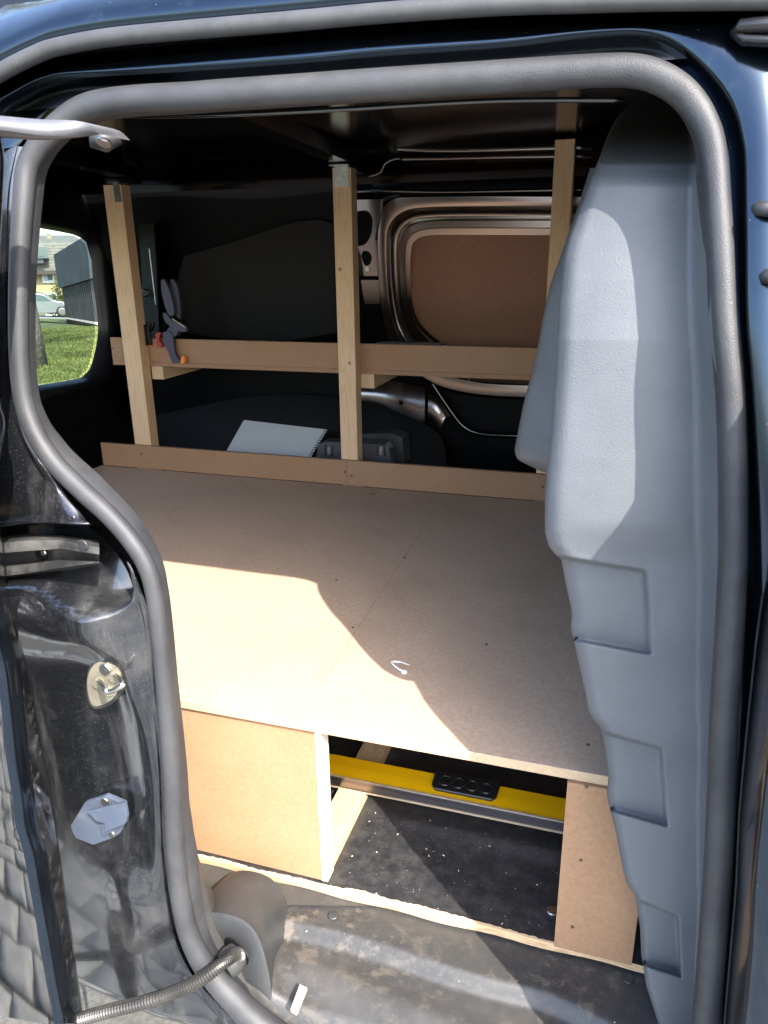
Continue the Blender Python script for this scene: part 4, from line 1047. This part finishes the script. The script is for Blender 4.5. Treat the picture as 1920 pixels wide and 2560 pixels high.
# tile courses
for k in range(9):
    f = (k+.5)/9.5; z_ = ze+(zr-ze)*f
    a, b = ra+bk*f, rb_+bk*f
    bm = prism([Vector((a.x, a.y, z_-.03)), Vector((b.x, b.y, z_-.03)), Vector((b.x, b.y, z_+.02)), Vector((a.x, a.y, z_+.02))], D0*-.05); obj('tile_course', bm, M_tile, roof)
facade(12, 238, ze-.25, ze-.02, HD-.7, .5, 'gutter', mat('brown_gutter', (.06, .045, .035), rough=.6), house)
ch = facade(137, 150, zr-.5, zat(144, 586, HD), HD+3, 1.0, 'chimney', mat('chimney_brick', (.30, .26, .17), (.24, .2, .14), ns=6, rough=.9), roof)
facade(139, 148, zat(144, 586, HD), zat(144, 582, HD), HD+3.1, .8, 'chimney_pot', M_tile, roof)
M_wf = mat('white_frame', (.62, .63, .62), rough=.5); M_pane = mat('window_dark_glass', (.10, .15, .15), rough=.08, spec=.8)
def win(u0, v0, u1, v1, D, m=4):
    f = facade(u0, u1, zat(u0, v1, D), zat(u0, v0, D), D, .25, 'window', M_wf, house)
    facade(u0+m, u1-m, zat(u0, v1-m*1.3, D), zat(u0, v0+m, D), D-.03, .02, 'pane', M_pane, f)
    return f
dm = win(95, 617, 136, 646, HD-1.0, 0)
facade(111, 125, zat(111, 640, HD), zat(111, 622, HD), HD-1.08, .04, 'pane', M_pane, dm)
facade(95, 136, zat(95, 646, HD), zat(95, 617, HD), HD-.7, 2.5, 'dormer_cheek', M_wf, house)
facade(100, 122, zat(100, 658, HD), zat(100, 647, HD), HD-.9, 1, 'dormer_apron', mat('slate_apron', (.07, .08, .09), rough=.6), house)
w1 = win(112, 675, 143, 707, HD-.15, 5)
win(107, 733, 142, 790, HD-.15, 4); win(30, 675, 70, 707, HD-.15, 5)
facade(117, 126, zat(117, 702, HD), zat(117, 681, HD), HD-.2, .01, 'curtain', mat('curtain_cloth', (.4, .45, .45), rough=.9), w1)
# flat-roofed garage of dark boards
gar = thing('garage', O(160, 797, 40), 'dark flat-roofed garage block with vertical boards beside the lawn', 'garage')
def gpt(u, D, v): return O(u, v, D)
D1, D2 = 40, 13
A0, A1 = O(168, 799, D1), O(262, 813, 35); dirg = Vector((A1.x-A0.x, A1.y-A0.y, 0)); 
A2 = A0+dirg*1.6; ztop0 = O(152, 640, D1).z; zb = min(A0.z, A1.z)-.6
ztop = ztop0
nrm = Vector((-dirg.y, dirg.x, 0)).normalized()
if nrm.dot(D0) < 0: nrm = -nrm
q = lambda f, z_: Vector((A0.x+dirg.x*f, A0.y+dirg.y*f, z_))
# shorten the building until its skyline meets the photo's on the right
_e = O(228, 606, 36.4).z; zR = ztop+(_e-ztop)*1.3/.66
obj('wall', prism([q(0, zb), q(1.3, zb), q(1.3, zR), q(0, ztop)], nrm*6), mat('dark_garage_wall', (.035, .035, .033), (.025, .025, .024), ns=3, rough=.85), gar)
obj('fascia', prism([q(-.01, ztop-(ztop-A0.z)*.5), q(1.31, zR-(zR-A1.z)*.45), q(1.31, zR+.05), q(-.01, ztop+.05)], nrm*-.18), mat('slate_fascia', (.028, .034, .038), (.045, .054, .058), ns=1.5, rough=.7), gar)
M_brd = mat('dark_board', (.050, .048, .042), (.022, .021, .02), ns=5, stretch=(1, 1, .2), rough=.8)
for k in range(26):
    f = .02+k*.049; w_ = .026
    zt0 = ztop+(zR-ztop)*f/1.3-(2.2)
    zt0 = (ztop-(ztop-A0.z)*.5)+((zR-(zR-A1.z)*.45)-(ztop-(ztop-A0.z)*.5))*f/1.3
    obj('board', prism([q(f, zb), q(f+w_*1.3, zb), q(f+w_*1.3, zt0-.02), q(f, zt0-.02)], nrm*-.07), M_brd, gar)
# parked car in front of the house : only its front half shows
CZ = gz+.02; CD = 47
car = thing('parked_car', Oz(125, CD, CZ), 'silver hatchback parked in front of the cream house', 'car')
cu = [(20, 0.30), (24, .95), (40, 1.02), (55, 1.42), (88, 1.48), (112, 1.38), (132, 1.02), (152, .92), (164, .78), (168, .55), (168, .28), (20, .24)]
cbp = [Oz(u, CD, CZ+h_*.88) for u, h_ in smooth(cu+[cu[0]], 2)[:-1]]
obj('body', prism(cbp, D0*1.7), mat('silver_paint', (.28, .31, .31), metal=.4, rough=.25, coat=.6), car, bevel=.03)
obj('side_window', prism([Oz(u, CD, CZ+h_*.88) for u, h_ in ((48, 1.02), (60, 1.36), (88, 1.40), (107, 1.33), (124, 1.02))], D0*-.02), M_pane, car)
for u in (45, 150):
    wh = obj('wheel', disc(Oz(u, CD-.02, CZ+.29), -D0, .31, .06, 20), M_rough_black, car)
    obj('hub_cap', disc(Oz(u, CD-.09, CZ+.29), -D0, .20, .02, 16), M_zinc, wh)
obj('headlight', disc(Oz(160, CD-.01, CZ+.70), -D0, .10, .03, 12), M_wf, car)
obj('sill_strip', prism([Oz(u, CD, CZ+h_) for u, h_ in ((60, .26), (138, .26), (138, .34), (60, .34))], D0*-.03), mat('grey_sill', (.2, .2, .2), rough=.6), car)
# shrub against the house
def leafmass(name, c, rx, ry, rz, nleaf, size, mt, parent=None, seed=0):
    rr = random.Random(seed); bm = bmesh.new()
    cl_ = [Vector((rr.gauss(0, .45)*rx, rr.gauss(0, .45)*ry, rr.gauss(0, .45)*rz)) for k in range(16)]
    for i in range(nleaf):
        b = rr.choice(cl_); p = Vector(c)+b+Vector((rr.gauss(0, .28)*rx, rr.gauss(0, .28)*ry, rr.gauss(0, .28)*rz))
        n_ = Vector((rr.uniform(-1, 1), rr.uniform(-1, 1), rr.uniform(-1, 1))).normalized(); t_ = n_.orthogonal().normalized(); s_ = n_.cross(t_)
        z_ = size*rr.uniform(.6, 1.3)
        bm.faces.new([bm.verts.new(p+t_*z_), bm.verts.new(p+s_*z_*.5), bm.verts.new(p-t_*z_), bm.verts.new(p-s_*z_*.5)])
    return obj(name, bm, mt, parent)
M_shrub = mat('shrub_leaf', (.10, .12, .02), (.06, .085, .015), ns=2, rough=.7)
shp = O(152, 765, 50)
sh = thing('shrub', (shp.x, shp.y, gz), 'olive green shrub between the silver car and the garage', 'shrub')
leafmass('foliage', shp, .55, .55, 1.1, 2600, .07, M_shrub, sh, 4)
obj('stem', sweep([Vector((shp.x, shp.y, gz-.1)), Vector((shp.x, shp.y, gz+1.2))], .05, seg=6), M_leaf, sh)
# trees
M_bark = mat('mossy_bark', (.16, .15, .11), (.07, .065, .05), ns=6, stretch=(1, 1, .3), rough=.9, dust=((.16, .18, .08), 3, .5, .7, .5), bump=(('n', 14, .8, .03),))
M_bud = mat('spring_leaf', (.20, .19, .04), (.13, .14, .03), ns=2, rough=.7)
def tree(name, p, h, r_, label, seed, leaves, lsize, spread=1.0, start=.35, cat='tree', nlimb=11):
    rr = random.Random(seed); t_ = thing(name, p, label, cat)
    bm = sweep([Vector(p)+Vector((0, 0, -.3)), Vector(p)+Vector((.02, 0, h*.12)), Vector(p)+Vector((.06, .04, h*.3)), Vector(p)+Vector((-.05, .1, h*.6)), Vector(p)+Vector((.0, .05, h))], [r_*1.35, r_, r_*.85, r_*.55, r_*.12], seg=12)
    obj('trunk', bm, M_bark, t_, True)
    bm = bmesh.new(); tips = []
    for k in range(nlimb):
        z0_ = h*(start+(1-start)*.85*k/nlimb); a_ = rr.uniform(0, 6.28); l_ = h*.42*spread*(1.15-.6*k/nlimb)
        d_ = Vector((math.cos(a_), math.sin(a_), .45+.05*k)).normalized()
        p0 = Vector(p)+Vector((0, .05, z0_)); pts_ = [p0]
        for s_ in range(4):
            d_ = (d_+Vector((rr.uniform(-.3, .3), rr.uniform(-.3, .3), rr.uniform(-.1, .25)))).normalized(); pts_.append(pts_[-1]+d_*l_/4)
        sweep(pts_, [r_*.38, r_*.28, r_*.2, r_*.12, r_*.04], seg=6, bm=bm, caps=False)
        for s_ in range(14):
            i_ = rr.randint(1, 4); q0 = pts_[i_]; d2 = Vector((rr.uniform(-1, 1), rr.uniform(-1, 1), rr.uniform(-.2, 1))).normalized()
            q1 = q0+d2*l_*.16; q2 = q1+(d2+Vector((rr.uniform(-.6, .6), rr.uniform(-.6, .6), rr.uniform(-.3, .5)))).normalized()*l_*.16
            sweep([q0, q1, q2], [r_*.09, r_*.05, r_*.015], seg=4, bm=bm, caps=False); tips += [q1, q2]
    obj('limbs', bm, M_bark, t_, True)
    bm = bmesh.new()
    for i in range(leaves):
        q0 = rr.choice(tips)+Vector((rr.gauss(0, .12), rr.gauss(0, .12), rr.gauss(0, .12)))*h*.09
        n_ = Vector((rr.uniform(-1, 1), rr.uniform(-1, 1), rr.uniform(-1, 1))).normalized(); a1 = n_.orthogonal().normalized(); b1 = n_.cross(a1); z_ = lsize*rr.uniform(.5, 1.3)
        bm.faces.new([bm.verts.new(q0+a1*z_), bm.verts.new(q0+b1*z_*.6), bm.verts.new(q0-a1*z_), bm.verts.new(q0-b1*z_*.6)])
    obj('crown', bm, M_bud, t_)
    return t_
tp_ = O(68, 835, 17); tp_.z = -.02+(gz+.02)*15/43
tree('lawn_tree', tp_, 12, .24, 'mossy spring tree at the left edge of the rear window, its crown above the roof', 2, 7000, .075, start=.32, nlimb=26)
t2 = D0*6.5+RR*2.6
tree('side_tree', t2, 10, .16, 'bare spring tree beside the lawn hidden by the van', 9, 500, .06, start=.45, spread=1.15)
